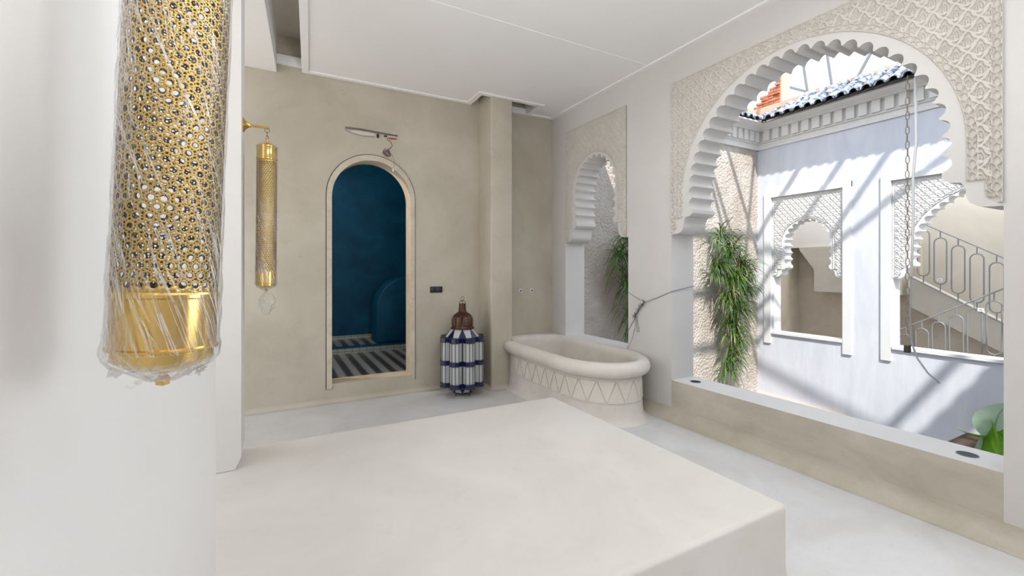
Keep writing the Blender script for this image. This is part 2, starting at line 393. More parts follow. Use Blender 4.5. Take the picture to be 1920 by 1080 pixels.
def carved(name,x,y0,y1,z0,z1,c,r,zc,wcor,zs,res,hgt,px,pz,plain,band,border,mat,parent=None):
    """raised carved-plaster relief between a rectangular border and the arch head, on plane X=x facing -X"""
    ny=int((y1-y0)/res)+1; nz=int((z1-z0)/res)+1
    ya=np.linspace(y0,y1,ny); za=np.linspace(z0,z1,nz); Yg,Zg=np.meshgrid(ya,za,indexing='ij')
    D=archdist(Yg,Zg,c,r,zc)
    low=Zg<zs-.06
    D=np.where(low,np.abs(Yg-c)-(wcor+.015)-.085*(1-np.sqrt(np.clip(1-(np.clip(z0+.075-Zg,0,.075)/.075)**2,0,1))),D)
    E=np.minimum.reduce([Yg-y0,y1-Yg,z1-Zg])        # from border
    E2=np.minimum(E,Zg-z0)
    h=np.zeros_like(Yg)
    body=(D>plain+band)&(E2>border)
    h=np.where(body,sebka(Yg-c,Zg-z1,px,pz),h)
    ang=np.where(Zg>zc,np.arctan2(Zg-zc,Yg-c)*(r+plain),Zg)
    bt=(D-plain-band/2)/(band/2)
    inb=(np.abs(bt)<=1)
    h=np.where(inb,chain_band(ang,bt,band*1.5),h)
    et=(E2-border/2)/(border/2)
    al=np.where((z1-Zg)<np.minimum(Yg-y0,y1-Yg),Yg,Zg)
    h=np.where((E2<=border)&(D>plain),chain_band(al,np.clip(et,-1,1),border*1.5),h)
    msk=(D>plain*.9)
    X=x-.0006-hgt*h
    fm=msk[:-1,:-1]&msk[1:,:-1]&msk[1:,1:]&msk[:-1,1:]
    co=np.stack([X,Yg,Zg],-1).reshape(-1,3)
    idx=np.arange(ny*nz).reshape(ny,nz)
    q=np.stack([idx[:-1,:-1],idx[:-1,1:],idx[1:,1:],idx[1:,:-1]],-1)[fm]
    used=np.unique(q); mp=-np.ones(ny*nz,int); mp[used]=np.arange(len(used)); q=mp[q]; co=co[used]
    me=bpy.data.meshes.new(name); me.vertices.add(len(co)); me.vertices.foreach_set('co',co.astype('f').ravel())
    nf=len(q); me.loops.add(nf*4); me.polygons.add(nf)
    me.loops.foreach_set('vertex_index',q.astype('i').ravel()); me.polygons.foreach_set('loop_start',np.arange(0,nf*4,4,dtype='i'))
    me.polygons.foreach_set('use_smooth',np.ones(nf,bool)); me.update(calc_edges=True); me.validate()
    me.materials.append(M[mat]); o=bpy.data.objects.new(name,me); COL.objects.link(o)
    if parent: o.parent=parent
    return o

# ================================================================== ROOM SHELL
XR=3.28; XO=3.58; YB=4.94; ZC=3.40
BIG=dict(c=1.857,half=1.07,zimp=1.722,r=.875,zs=1.93,zc=2.085,nl=29,dep=.042,pt=.03,cor=.93)
SML=dict(c=4.067,half=.568,zimp=1.735,r=.368,zs=1.96,zc=2.355,nl=19,dep=.038,pt=.012,cor=.415)
ob=lobed(BIG['c'],BIG['half'],.03,BIG['zimp'],BIG['r'],BIG['zs'],BIG['zc'],BIG['nl'],BIG['dep'],BIG['pt'],BIG['cor'])
osm=lobed(SML['c'],SML['half'],.03,SML['zimp'],SML['r'],SML['zs'],SML['zc'],SML['nl'],SML['dep'],SML['pt'],SML['cor'])
mir=[( 2*BIG['c']-y,z) for y,z in osm][::-1]
structure(slab('wall_right',[(-3.05,0),(YB+.2,0),(YB+.2,3.95),(-3.05,3.95)],[ob,osm,mir],XP,XR,XO,'white'),'white plaster wall with scalloped arches opening on the courtyard')
structure(carved('trim_1',XR,.787,2.927,1.735,3.13,BIG['c'],BIG['r'],BIG['zc'],BIG['cor'],BIG['zs'],.0025,.014,.094,.114,.06,.045,.045,'carved'),'carved plaster panel around the large scalloped arch')
structure(carved('trim_2',XR,3.517,4.617,1.74,3.13,SML['c'],SML['r'],SML['zc'],SML['cor'],SML['zs'],.0027,.012,.080,.100,.035,.022,.022,'carved'),'carved plaster panel around the small scalloped arch')
# parapets (white top, beige face) under the openings
def parapet(name,y0,y1,z1,label):
    b=B(); n=8; R=.10
    prof=[(XO,0),(XO,z1),(XR-.001,z1),(XR-.001,R+.003)]
    o=B().prism(prof+[(XR-.001,0)],lambda a,bb,d:(a,d,bb),y0,y1).make(name,'parapet')
    me=o.data; me.materials.append(M['white'])
    for p in me.polygons:
        if p.normal.z>.9: p.material_index=1
    structure(o,label); return o
parapet('wall_parapet',BIG['c']-BIG['half'],BIG['c']+BIG['half'],.357,'low beige parapet with white ledge under the large arch')
parapet('wall_parapet.001',SML['c']-SML['half'],SML['c']+SML['half'],.545,'ledge behind the tub under the small arch')
parapet('wall_parapet.002',-.921,.215,.357,'low parapet under the third arch beyond the frame')
# curved beige cove where walls meet the floor
def cove(name,pts,R,mat,label,h=None):
    """pts: list of (x,y,nx,ny) along the wall foot, n pointing into the room"""
    k=8; vs=[];fs=[]; h=h or R
    for x,y,nx,ny in pts:
        vs.append((x-nx*.01,y-ny*.01,h+.0)); 
        for q in range(k+1):
            a=q/k*PI/2; o=R*(1-math.cos(a))+.003; z=h*(1-math.sin(a))+.001
            vs.append((x+nx*o,y+ny*o,z))
        vs.append((x-nx*.01,y-ny*.01,0.001))
    w=k+3
    for i in range(len(pts)-1):
        for j in range(w): fs.append((i*w+j,i*w+(j+1)%w,(i+1)*w+(j+1)%w,(i+1)*w+j))
    fs+=[tuple(range(w)),tuple((len(pts)-1)*w+j for j in range(w))]
    bb=B(); bb.v=vs; bb.f=fs
    return structure(bb.make(name,mat,sharp=.9),label)
cove('baseboard_right',[(XR,-3,-1,0),(XR,3.3,-1,0)],.105,'parapet','beige cove at the foot of the arched wall')
cove('baseboard_back',[(-1.5,YB,0,-1),(2.15,YB,0,-1)],.05,'beige','beige cove at the foot of the back wall')
# back wall with round-headed doorway
def doorline(x0,x1,z0,ztop,n=24):
    r=(x1-x0)/2; c=(x0+x1)/2; zc=ztop-r
    return [(x1,z0)]+[(c+r*math.cos(a*PI/n),zc+r*math.sin(a*PI/n)) for a in range(n+1)]+[(x0,z0)]
door=doorline(.519,1.372,.195,2.585)
structure(slab('wall_back',[(-3,0),(XR+.05,0),(XR+.05,3.95),(-3,3.95)],[door],YP,YB,YB+.24,'beige'),'beige tadelakt back wall with an arched doorway')
outer=doorline(.478,1.408,.150,2.635); inner=doorline(.530,1.362,.150,2.575)
# raw plaster band set in a groove round the doorway
dj=slab('door_1',outer,[[(x,z if z>.16 else .12) for x,z in inner]],YP,YB-.012,YB+.004,'trimband'); structure(dj,'raw plaster reveal band around the arched doorway')
jam=slab('door_frame',doorline(.505,1.386,.19,2.598),[doorline(.5205,1.3705,.17,2.5835)],YP,YB+.015,YB+.236,'jamb',dj)
gr=slab('door_groove',doorline(.470,1.416,.146,2.643),[doorline(.478,1.408,.12,2.635)],YP,YB-.004,YB+.004,'tile_under',dj)
# corner pillar and recess
o=B().box(2.2,2.482,4.578,YB+.02,0,3.95).make('wall_pillar','beige'); bevel(o,.02,3); structure(o,'square beige pillar beside the tub')
cove('baseboard_pillar',[(2.2,YB,-1,0),(2.2,4.60,-1,0),(2.22,4.578,0,-1),(2.482,4.578,0,-1)],.05,'beige','beige cove at the foot of the pillar')
structure(B().box(-3.1,XR,-3.2,-3.05,0,3.72).make('wall_front','white'),'plaster wall behind the camera')
# floor
o=B().box(-3,XR+.1,-3,YB,-.15,0).make('floor','floor'); structure(o,'pale polished tadelakt floor')
# ceiling: dropped panel with raised border, skewed slot on the left, lintel zone further left
sk=.066
def bx(y): return .246-sk*(YB-y)      # left edge of the dropped panel
def ax(y): return .022-sk*(YB-y)      # right edge of the left soffit
NOT=[(XR+.02,-3.2),(XR+.02,YB-.005),(2.85,YB-.005),(2.85,4.60),(2.095,4.60),(2.095,YB-.005),(bx(YB),YB-.005),(bx(-3.2),-3.2)]
structure(B().prism(NOT,ZP,ZC,3.72).make('ceiling','ceil'),'white ceiling panel')
w=.06
border=[(XR,-3.19),(XR,YB-.006),(2.851,YB-.006),(2.851,4.601),(2.094,4.601),(2.094,YB-.006),(bx(YB)+.001,YB-.006),(bx(-3.19),-3.19)]
inn=[(XR-w,-3.1),(XR-w,YB-w),(2.851+w,YB-w),(2.851+w,4.601-w),(2.094-w,4.601-w),(2.094-w,YB-w),(bx(YB)+w,YB-w),(bx(-3.1)+w,-3.1)]
structure(slab('trim_3',border,[inn],ZP,ZC-.014,ZC+.01,'ceil'),'raised border of the ceiling panel')
structure(B().box(bx(3.2)+.1,XR-w,3.17,3.26,ZC-.004,ZC+.01).make('trim_4','ceil'),'faint seam across the ceiling')
structure(B().prism([(-3,-3.2),(ax(-3.2),-3.2),(ax(YB),YB-.004),(-3,YB-.004)],ZP,3.345,3.72).make('ceiling_left','ceil'),'lower white soffit on the left')
structure(B().box(-3.1,XR+.3,-3.2,YB+.3,3.72,3.95).make('ceiling_slot','gallerylight'),'top of the ceiling slot')
structure(B().box(ax(YB),bx(YB),YB-.03,YB,3.43,3.52).make('trim_5','ceil'),'white band in the ceiling slot')
structure(B().box(2.482,XR,YB-.03,YB,3.39,3.46).make('trim_6','ceil'),'white band above the tub recess')
# near wall (X about -.16, slightly skewed) and the far pier
nw=[(-.16,1.66),(-.262,.10),(-.37,-1.5),(-.75,-1.5),(-.75,1.66)]
o=B().prism(nw,ZP,.412,3.6).make('wall_left','wall_near'); bevel(o,.008,2); structure(o,'white wall pier close to the camera')
structure(B().prism([(-.199,1.05),(-.262,.10),(-.37,-1.5),(-.75,-1.5),(-.75,1.05)],ZP,0,.411).make('wall_left_foot','wall_near'))
fp=B().prism([(-.143,2.55),(-.143,2.83),(-.9,2.83),(-.9,2.55)],ZP,.47,3.6)
fp.add([(-.143,2.55,.47),(-.143,2.83,.47),(-.9,2.83,.47),(-.9,2.55,.47),(-.169,2.55,.412),(-.169,2.83,.412),(-.9,2.83,.412),(-.9,2.55,.412)],
       [(0,1,5,4),(1,2,6,5),(2,3,7,6),(3,0,4,7),(4,5,6,7)])
o=fp.make('wall_left_pier','white'); structure(o,'white wall pier behind the pale platform')

# ================================================================== PLATFORM
def platform():
    x1,y0,y1,zt=1.905,1.08,2.862,.41; R=.022; k=5
    prof=[(.085,0),(.05,.012),(.022,.045),(.006,.10),(0,.16),(0,zt-R)]+[(-R*(1-math.cos(q/k*PI/2)),zt-R+R*math.sin(q/k*PI/2)) for q in range(1,k+1)]
    x0=-1.6; vs=[];fs=[]; c=.025
    def ring(o):
        pts=[]
        cs=[(x1,y0,-PI/2),(x1,y1,0),(x0,y1,PI/2),(x0,y0,PI)]
        for (cx,cy,a0) in cs:
            sx=1 if cx==x1 else -1; sy=1 if cy==y1 else -1
            for q in range(7):
                a=a0+q/6*PI/2; r=max(.001,c+o)
                pts.append((cx-sx*c+math.cos(a)*r, cy-sy*c+math.sin(a)*r))
        return pts
    for o_,z in prof:
        for x,y in ring(o_): vs.append((x,y,z))
    n=28
    for i in range(len(prof)-1):
        for j in range(n): fs.append((i*n+j,i*n+(j+1)%n,(i+1)*n+(j+1)%n,(i+1)*n+j))
    fs.append(tuple((len(prof)-1)*n+j for j in range(n)))
    fs.append(tuple(range(n))[::-1])
    bb=B(); bb.v=vs; bb.f=fs
    return bb.make('platform','bed',sharp=.7)
o=platform(); tag(o,'large pale plaster bed platform with rounded edges filling the foreground','platform')
# ================================================================== TUB
def oblong(c,a,b1,y1,b2,y2,n=48):
    """closed centre path: half-ellipse towards the camera at y1, straight sides, half-ellipse at y2"""
    P=[]
    for i in range(n):
        t=PI+PI*i/n; P.append((c+a*math.cos(t),y1+b1*math.sin(t)))
    for i in range(1,9): P.append((c+a,y1+(y2-y1)*(i-1)/8))
    for i in range(n):
        t=PI*i/n; P.append((c+a*math.cos(t),y2+b2*math.sin(t)))
    for i in range(1,9): P.append((c-a,y2-(y2-y1)*(i-1)/8))
    # normals
    m=len(P);out=[]
    for i in range(m):
        x0,y0=P[i-1]; x1,y1_=P[(i+1)%m]; tx,ty=x1-x0,y1_-y0; l=math.hypot(tx,ty) or 1
        out.append((P[i][0],P[i][1],ty/l,-tx/l))
    return out
tub=empty('bathtub',(2.83,4.0,0))
TP=oblong(2.83,.385,.50,3.50,.36,4.50)
def sweep(prof,name,mat,parent,cap=False):
    vs=[];fs=[];m=len(TP)
    for o_,z in prof:
        for x,y,nx,ny in TP:
            X=min(x+nx*o_,XR-.0005) if name!='basin' else x+nx*o_
            Yv=min(y+ny*o_,YB-.001)
            if name!='basin' and X<2.484: Yv=min(Yv,4.577)
            vs.append((X-2.83,Yv-4.0,z))
    for i in range(len(prof)-1):
        for j in range(m): fs.append((i*m+j,i*m+(j+1)%m,(i+1)*m+(j+1)%m,(i+1)*m+j))
    if cap: fs.append(tuple((len(prof)-1)*m+j for j in range(m)))
    bb=B(); bb.v=vs; bb.f=fs
    return bb.make(name,mat,parent,sharp=1.0,fix=False)
sweep([(.085,.001),(.055,.010),(.035,.035),(.024,.08),(.018,.13),(.016,.18),(.014,.24),(.014,.405),(.022,.415),(.03,.43)],'body','tub',tub)
rp=[(.022,.425)]
for q in range(0,15):
    a=-PI*.42+q/14*PI*1.42; rp.append((.018+.072*math.cos(a),.488+.072*math.sin(a)))
rp+=[(-.056,.47)]
sweep(rp,'rim','tub',tub)
sweep([(-.054,.49),(-.058,.42),(-.075,.30),(-.11,.20),(-.16,.15),(-.22,.13),(-.33,.128)],'basin','tub',tub,cap=True)
# flat deck closing the far corners of the tub
hole=[(x+nx*.01,y+ny*.01) for x,y,nx,ny in TP if y>4.30]
hp=sorted(hole,key=lambda p:math.atan2(p[1]-4.3,p[0]-2.83))
o=slab('deck',[(2.484,4.31),(2.484,YB-.003),(XR-.002,YB-.003),(XR-.002,4.31)],[],ZP,.40,.41,'tub',tub); 
bpy.data.objects.remove(o)
poly=[(XR-.002,4.31),(XR-.002,YB-.003),(2.484,YB-.003),(2.484,4.31)]
bb=B()
nh=len(hp)
ring=[]
for (x,y) in hp:
    dx,dy=x-2.83,y-4.3; t=1e9
    if dx>0: t=min(t,(XR-.002-2.83)/dx)
    if dx<0: t=min(t,(2.484-2.83)/dx)
    if dy>1e-6: t=min(t,(YB-.003-4.3)/dy)
    t=max(t,1.0); ring.append((2.83+dx*t,4.3+dy*t))
vs=[(x-2.83,y-4,.556) for x,y in hp]+[(x-2.83,y-4,.550) for x,y in ring]+[(x-2.83,y-4,.40) for x,y in ring]
fs=[(i,i+1,nh+i+1,nh+i) for i in range(nh-1)]+[(nh+i,nh+i+1,2*nh+i+1,2*nh+i) for i in range(nh-1)]
bb.add(vs,fs).make('deck','tub',tub)
# raised triangles round the body
PL=[(x,y,nx,ny) for x,y,nx,ny in TP]
def along(off):
    pts=[];L=0;out=[]
    seq=PL[-9:]+PL[:52]
    for i,(x,y,nx,ny) in enumerate(seq):
        X=x+nx*off; Y=y+ny*off
        if i: L+=math.hypot(X-out[-1][1],Y-out[-1][2])
        out.append((L,X,Y,nx,ny))
    return out,L
A,LL=along(.014)
def at(s):
    for i in range(len(A)-1):
        if A[i][0]<=s<=A[i+1][0]:
            t=(s-A[i][0])/max(1e-9,A[i+1][0]-A[i][0]); return [A[i][k]+(A[i+1][k]-A[i][k])*t for k in range(1,5)]
    return list(A[-1][1:])
fr=B(); step=.172; s=.05
def tri(s0,up):
    zb,zt=(.20,.385); hw=step*.43
    if up: pts=[(s0-hw,zb),(s0+hw,zb),(s0,zt)]
    else: pts=[(s0-hw,zt),(s0,zb),(s0+hw,zt)]
    pts=[(min(max(a,0),LL-.01),b) for a,b in pts]
    lo=[];hi=[]
    for a,b in pts:
        x,y,nx,ny=at(a); lo.append((x-nx*.004-2.83,y-ny*.004-4,b)); hi.append((x+nx*.007-2.83,y+ny*.007-4,b))
    # mid vertex on the base to follow the curve
    fr.add(lo+hi,[(0,1,2),(5,4,3),(0,3,4,1),(1,4,5,2),(2,5,3,0)])
while s<LL-.03:
    tri(s,True)
    if s+step/2<LL-.04: tri(s+step/2,False)
    s+=step
fr.make('triangle_frieze','frieze',tub)
for z0,z1 in ((.395,.41),(.19,.20)):
    sweep([(.012,z0),(.021,z0+.002),(.021,z1-.002),(.012,z1)],'band','tub',tub)
tag(tub,'oval built-in plaster bathtub with thick rounded rim and triangle frieze under the small arch','bathtub')

# ================================================================== PIERCED BRASS LANTERNS
def pierced(R,H,n,parent,name='pierced_tube'):
    W=2*PI*R; p=W/n; h=p*math.sqrt(3)/2; rows=int(H/h)-1
    V=[];E=[];cid=[]
    rng=random.Random(3)
    def circ(x,y,r,k,ident):
        b=len(V)
        for i in range(k):
            a=2*PI*i/k+.2; V.append(Vector((x+r*math.cos(a),y+r*math.sin(a)))); cid.append(ident); E.append((b+i,b+(i+1)%k))
    ident=1
    for j in range(rows):
        y0=(j+1)*h
        for i in range(n+1):
            x=(i+.5*(j%2))*p
            jit=lambda:rng.uniform(-.03,.03)*p
            big=p*rng.uniform(.255,.315)
            for (dx,dy,r,k) in ((0,0,big,12),(p/2,0,p*.075,7),(0,h*2/3,p*.12,7),(p/2,h/3,p*.12,7),(p/4,h/2,p*.07,6),(-p/4,h/2,p*.07,6)):
                X=x+dx+jit()*.5; Y=y0+dy+jit()*.5
                if X-r<.0008 or X+r>W-.0008 or Y-r<.0015 or Y+r>H-.0015: continue
                circ(X,Y,r,k,ident); ident+=1
    b=len(V); m=160; st=[]
    for i in range(m): st.append((W*i/m,0))
    st.append((W,0))
    for i in range(m): st.append((W*(m-i)/m,H))
    st.append((0,H))
    for q in st: V.append(Vector(q)); cid.append(0)
    E+=[(b+i,b+(i+1)%len(st)) for i in range(len(st))]
    P,_,T,ov,_,_=delaunay_2d_cdt(V,E,[],1,1e-8)
    ids=[cid[o_[0]] if len(o_) else -1 for o_ in ov]
    F=[]
    for t in T:
        a=ids[t[0]]
        if a>0 and a==ids[t[1]]==ids[t[2]]: continue
        F.append(tuple(t))
    t0=1.571   # seam turned away from the room
    t=.0012
    def w(q,rr): a=PI+q[0]/R; return (rr*math.cos(a),rr*math.sin(a),q[1])
    n_=len(P); vs=[w(q,R) for q in P]+[w(q,R-t) for q in P]
    fs=F+[tuple(i+n_ for i in f[::-1]) for f in F]; mi=[0]*len(F)+[1]*len(F)
    ed=set()
    for f in F:
        for k in range(3): ed.add((f[k],f[(k+1)%3]))
    for (a,b_) in ed:
        if (b_,a) not in ed: fs.append((b_,a,a+n_,b_+n_)); mi.append(1)
    o=mesh(name,vs,fs,'brass_dull',parent,mats=['brass_in'],fmat=mi)
    o.data.polygons.foreach_set('use_smooth',[i<len(F) for i in range(len(fs))])
    return o
RL=.0456
def film_mesh(prof,k,amp,seed,twist=2.2,tail=0):
    """crumpled sleeve of film round the lantern; prof=(r,z) rows"""
    rng=random.Random(seed); ph=[rng.uniform(0,6.28) for _ in range(8)]
    vs=[];fs=[]
    for i,(r,z,am) in enumerate(prof):
        for j in range(k):
            a=2*PI*j/k; u=a*1.0+z*twist*6
            d=am*(math.sin(5*u+ph[0])*.5+math.sin(11*u+z*60+ph[1])*.3+math.sin(23*u-z*90+ph[2])*.25+rng.uniform(-.12,.12))
            rr=r+amp+d; vs.append((rr*math.cos(a),rr*math.sin(a),z+am*rng.uniform(-.3,.3)))
    for i in range(len(prof)-1):
        for j in range(k): fs.append((i*k+j,i*k+(j+1)%k,(i+1)*k+(j+1)%k,(i+1)*k+j))
    return vs,fs
def brass_lantern(loc,rot):
    root=empty('brass_lantern',loc,rot)     # origin: suspension eye at the top; body hangs below (z negative)
    t=pierced(RL,.592,25,root); t.location=(0,0,-.702)
    B().lathe([(RL+.0005,-.110),(RL+.0025,-.107),(RL+.0025,-.102),(RL,-.100),(RL,-.045),(RL+.002,-.042),(RL+.002,-.036),(RL-.004,-.030),(.022,-.018),(.010,-.012),(.006,-.004),(.006,0)],64).make('cap',"brass",root,sharp=.6)
    B().lathe([(.0015,-.805),(.006,-.803),(.007,-.797),(.0035,-.792),(.006,-.789),(.012,-.7885),(.018,-.7875),(.030,-.7825),(RL-.004,-.7755),(RL-.002,-.7735),(RL-.002,-.7635),(RL+.0022,-.7620),(RL+.0026,-.7600),(RL,-.7585),(RL,-.707),(RL+.0015,-.7055),(RL+.0015,-.702),(RL,-.700)],64).make('bottom_cap','brass',root,sharp=.6)
    B().tube([(.009*math.cos(a*PI/8),0,.009+.009*math.sin(a*PI/8)) for a in range(16)],.0016,6,closed=True).make('ring','brass',root,smooth=True)
    prof=[(.012,-.004,.002),(.03,-.02,.003),(RL+.002,-.04,.0025)]
    z=-.06
    while z>-.755:
        q=max(0,(-z-.57)/.19); prof.append((RL+.0012+.0016*q,z,.0009+.0007*q)); z-=.007
    prof+=[(RL+.0045,-.760,.0018),(RL+.004,-.766,.0025),(RL+.001,-.773,.003),(RL-.006,-.780,.004),(RL-.018,-.787,.004),(.018,-.793,.004),(.008,-.799,.003)]
    vs,fs=film_mesh(prof,96,.0008,5)
    bb=B(); bb.v=vs; bb.f=fs; f=bb.make('plastic_wrap','film',root,smooth=True,fix=False)
    return root
lan=brass_lantern((-.080,.613,2.075),(0,math.radians(0),0))
# lean as in the photograph: bottom hangs a little towards the wall
lan.rotation_euler=(0,math.radians(2.05),0); lan.scale=(1.05,1.05,1)
tag(lan,'large pierced brass cylinder lantern wrapped in film hanging close at the left','lantern','brass cylinder lanterns')
# a scrunched skirt of loose film under its bottom cap
def ribbons(n,seed,zc,spread,rad,name,parent):
    rng=random.Random(seed); bb=B()
    for i in range(n):
        a=rng.uniform(0,6.28); z=zc+rng.uniform(-spread,spread); r=rad*rng.uniform(.55,1.08)
        P=[];da=rng.uniform(.5,1.4)
        for q in range(9):
            t=q/8; rr=r+rng.uniform(-.003,.003); P.append(Vector((rr*math.cos(a+da*t),rr*math.sin(a+da*t),z+math.sin(t*5+i)*spread*.35)))
        w=rng.uniform(.002,.006); v=[];f=[]
        for q,p_ in enumerate(P):
            d=Vector((rng.uniform(-1,1),rng.uniform(-1,1),rng.uniform(-.2,1))).normalized()*w
            v+= [p_-d,p_+d]
        f=[(2*q,2*q+1,2*q+3,2*q+2) for q in range(8)]
        bb.add(v,f)
    return bb.make(name,'film',parent,smooth=True,fix=False)
ribbons(46,4,-.778,.014,.041,'film_folds',lan)
def creases(parent,seed,n,z0,z1):
    rg=random.Random(seed); bb=B()
    for i in range(n):
        a=rg.uniform(0,2*PI); z=rg.uniform(z0,z1); L=rg.uniform(.04,.16); tw=rg.uniform(4.5,9.5); w=rg.uniform(.00025,.0008)
        if rg.random()<.3: w*=1.7
        k=14; vs=[]
        for q in range(k+1):
            t=q/k; zz=z-L*t; an=a+tw*L*t+.05*math.sin(t*4+i)
            if zz<-.765: zz=-.765
            r_=RL+.0028+.0007*math.sin(t*9+i); ww=w*math.sin(PI*min(1,t+.03))**.5+.00004
            dx=ww/r_
            vs+=[(r_*math.cos(an-dx),r_*math.sin(an-dx),zz),(r_*math.cos(an+dx),r_*math.sin(an+dx),zz)]
        bb.add(vs,[(2*q,2*q+1,2*q+3,2*q+2) for q in range(k)])
    return bb.make('film_creases','crease',parent,smooth=True,fix=False)
creases(lan,11,230,-.30,-.745)
creases(lan,12,110,-.60,-.72)
far=lan.copy(); COL.objects.link(far)
for ch in list(lan.children):
    if ch.name.startswith('film_folds'): continue
    d=ch.copy(); COL.objects.link(d); d.parent=far
far.location=(-.033,2.68,2.085); far.rotation_euler=(0,math.radians(.5),math.radians(40))
far['label']='slim pierced brass cylinder lantern hanging from a bracket left of the doorway'
# crumpled bag end of film below the far lantern
bb=B(); rng=random.Random(9); P=[]
k=14
rows=[(.004,-.800),(.022,-.815),(.038,-.84),(.042,-.865),(.036,-.89),(.020,-.915),(.006,-.93)]
vs=[]
for r,z in rows:
    for j in range(k):
        a=2*PI*j/k; q=r*rng.uniform(.75,1.2); vs.append((q*math.cos(a)+.006,q*math.sin(a),z+rng.uniform(-.006,.006)))
fs=[(i*k+j,i*k+(j+1)%k,(i+1)*k+(j+1)%k,(i+1)*k+j) for i in range(len(rows)-1) for j in range(k)]
bb.add(vs,fs).make('film_bag','film',far,fix=False)
def bracket(loc,rotz,name,label,arm=.112):
    r=empty(name,loc,(0,0,rotz))
    m=Matrix.Rotation(PI/2,4,'Y')
    B().lathe([(.040,0),(.040,.003),(.034,.006),(.022,.014),(.012,.026),(.009,.034),(.0085,.036)],32).xf(m).make('wall_rose','brass',r,sharp=.7)
    B().lathe([(.0075,.03),(.0065,.045),(.0065,arm-.012),(.0075,arm-.01),(.0075,arm+.006)],16).xf(m).make('arm','brass',r,sharp=.7)
    B().tube([(arm-.002+.012*math.sin(a*PI/8),0,-.014+.012*math.cos(a*PI/8)) for a in range(14)],.0013,6).make('hook','iron',r,smooth=True)
    B().tube([(arm-.002,.008*math.sin(a*PI/8),-.034-.012*math.cos(a*PI/8)) for a in range(16)],.0013,6,closed=True).make('ring','iron',r,smooth=True)
    B().tube([(arm-.002+.006*math.sin(a*PI/8),0,-.052-.010*math.cos(a*PI/8)) for a in range(16)],.0012,6,closed=True).make('ring','iron',r,smooth=True)
    tag(r,label,'bracket'); return r
bracket((-.1428,2.68,2.150),0,'lantern_bracket','flared brass wall bracket carrying the slim far lantern')
bracket((-.222,.613,2.140),0,'lantern_bracket','flared brass wall bracket above the large near lantern',.144)

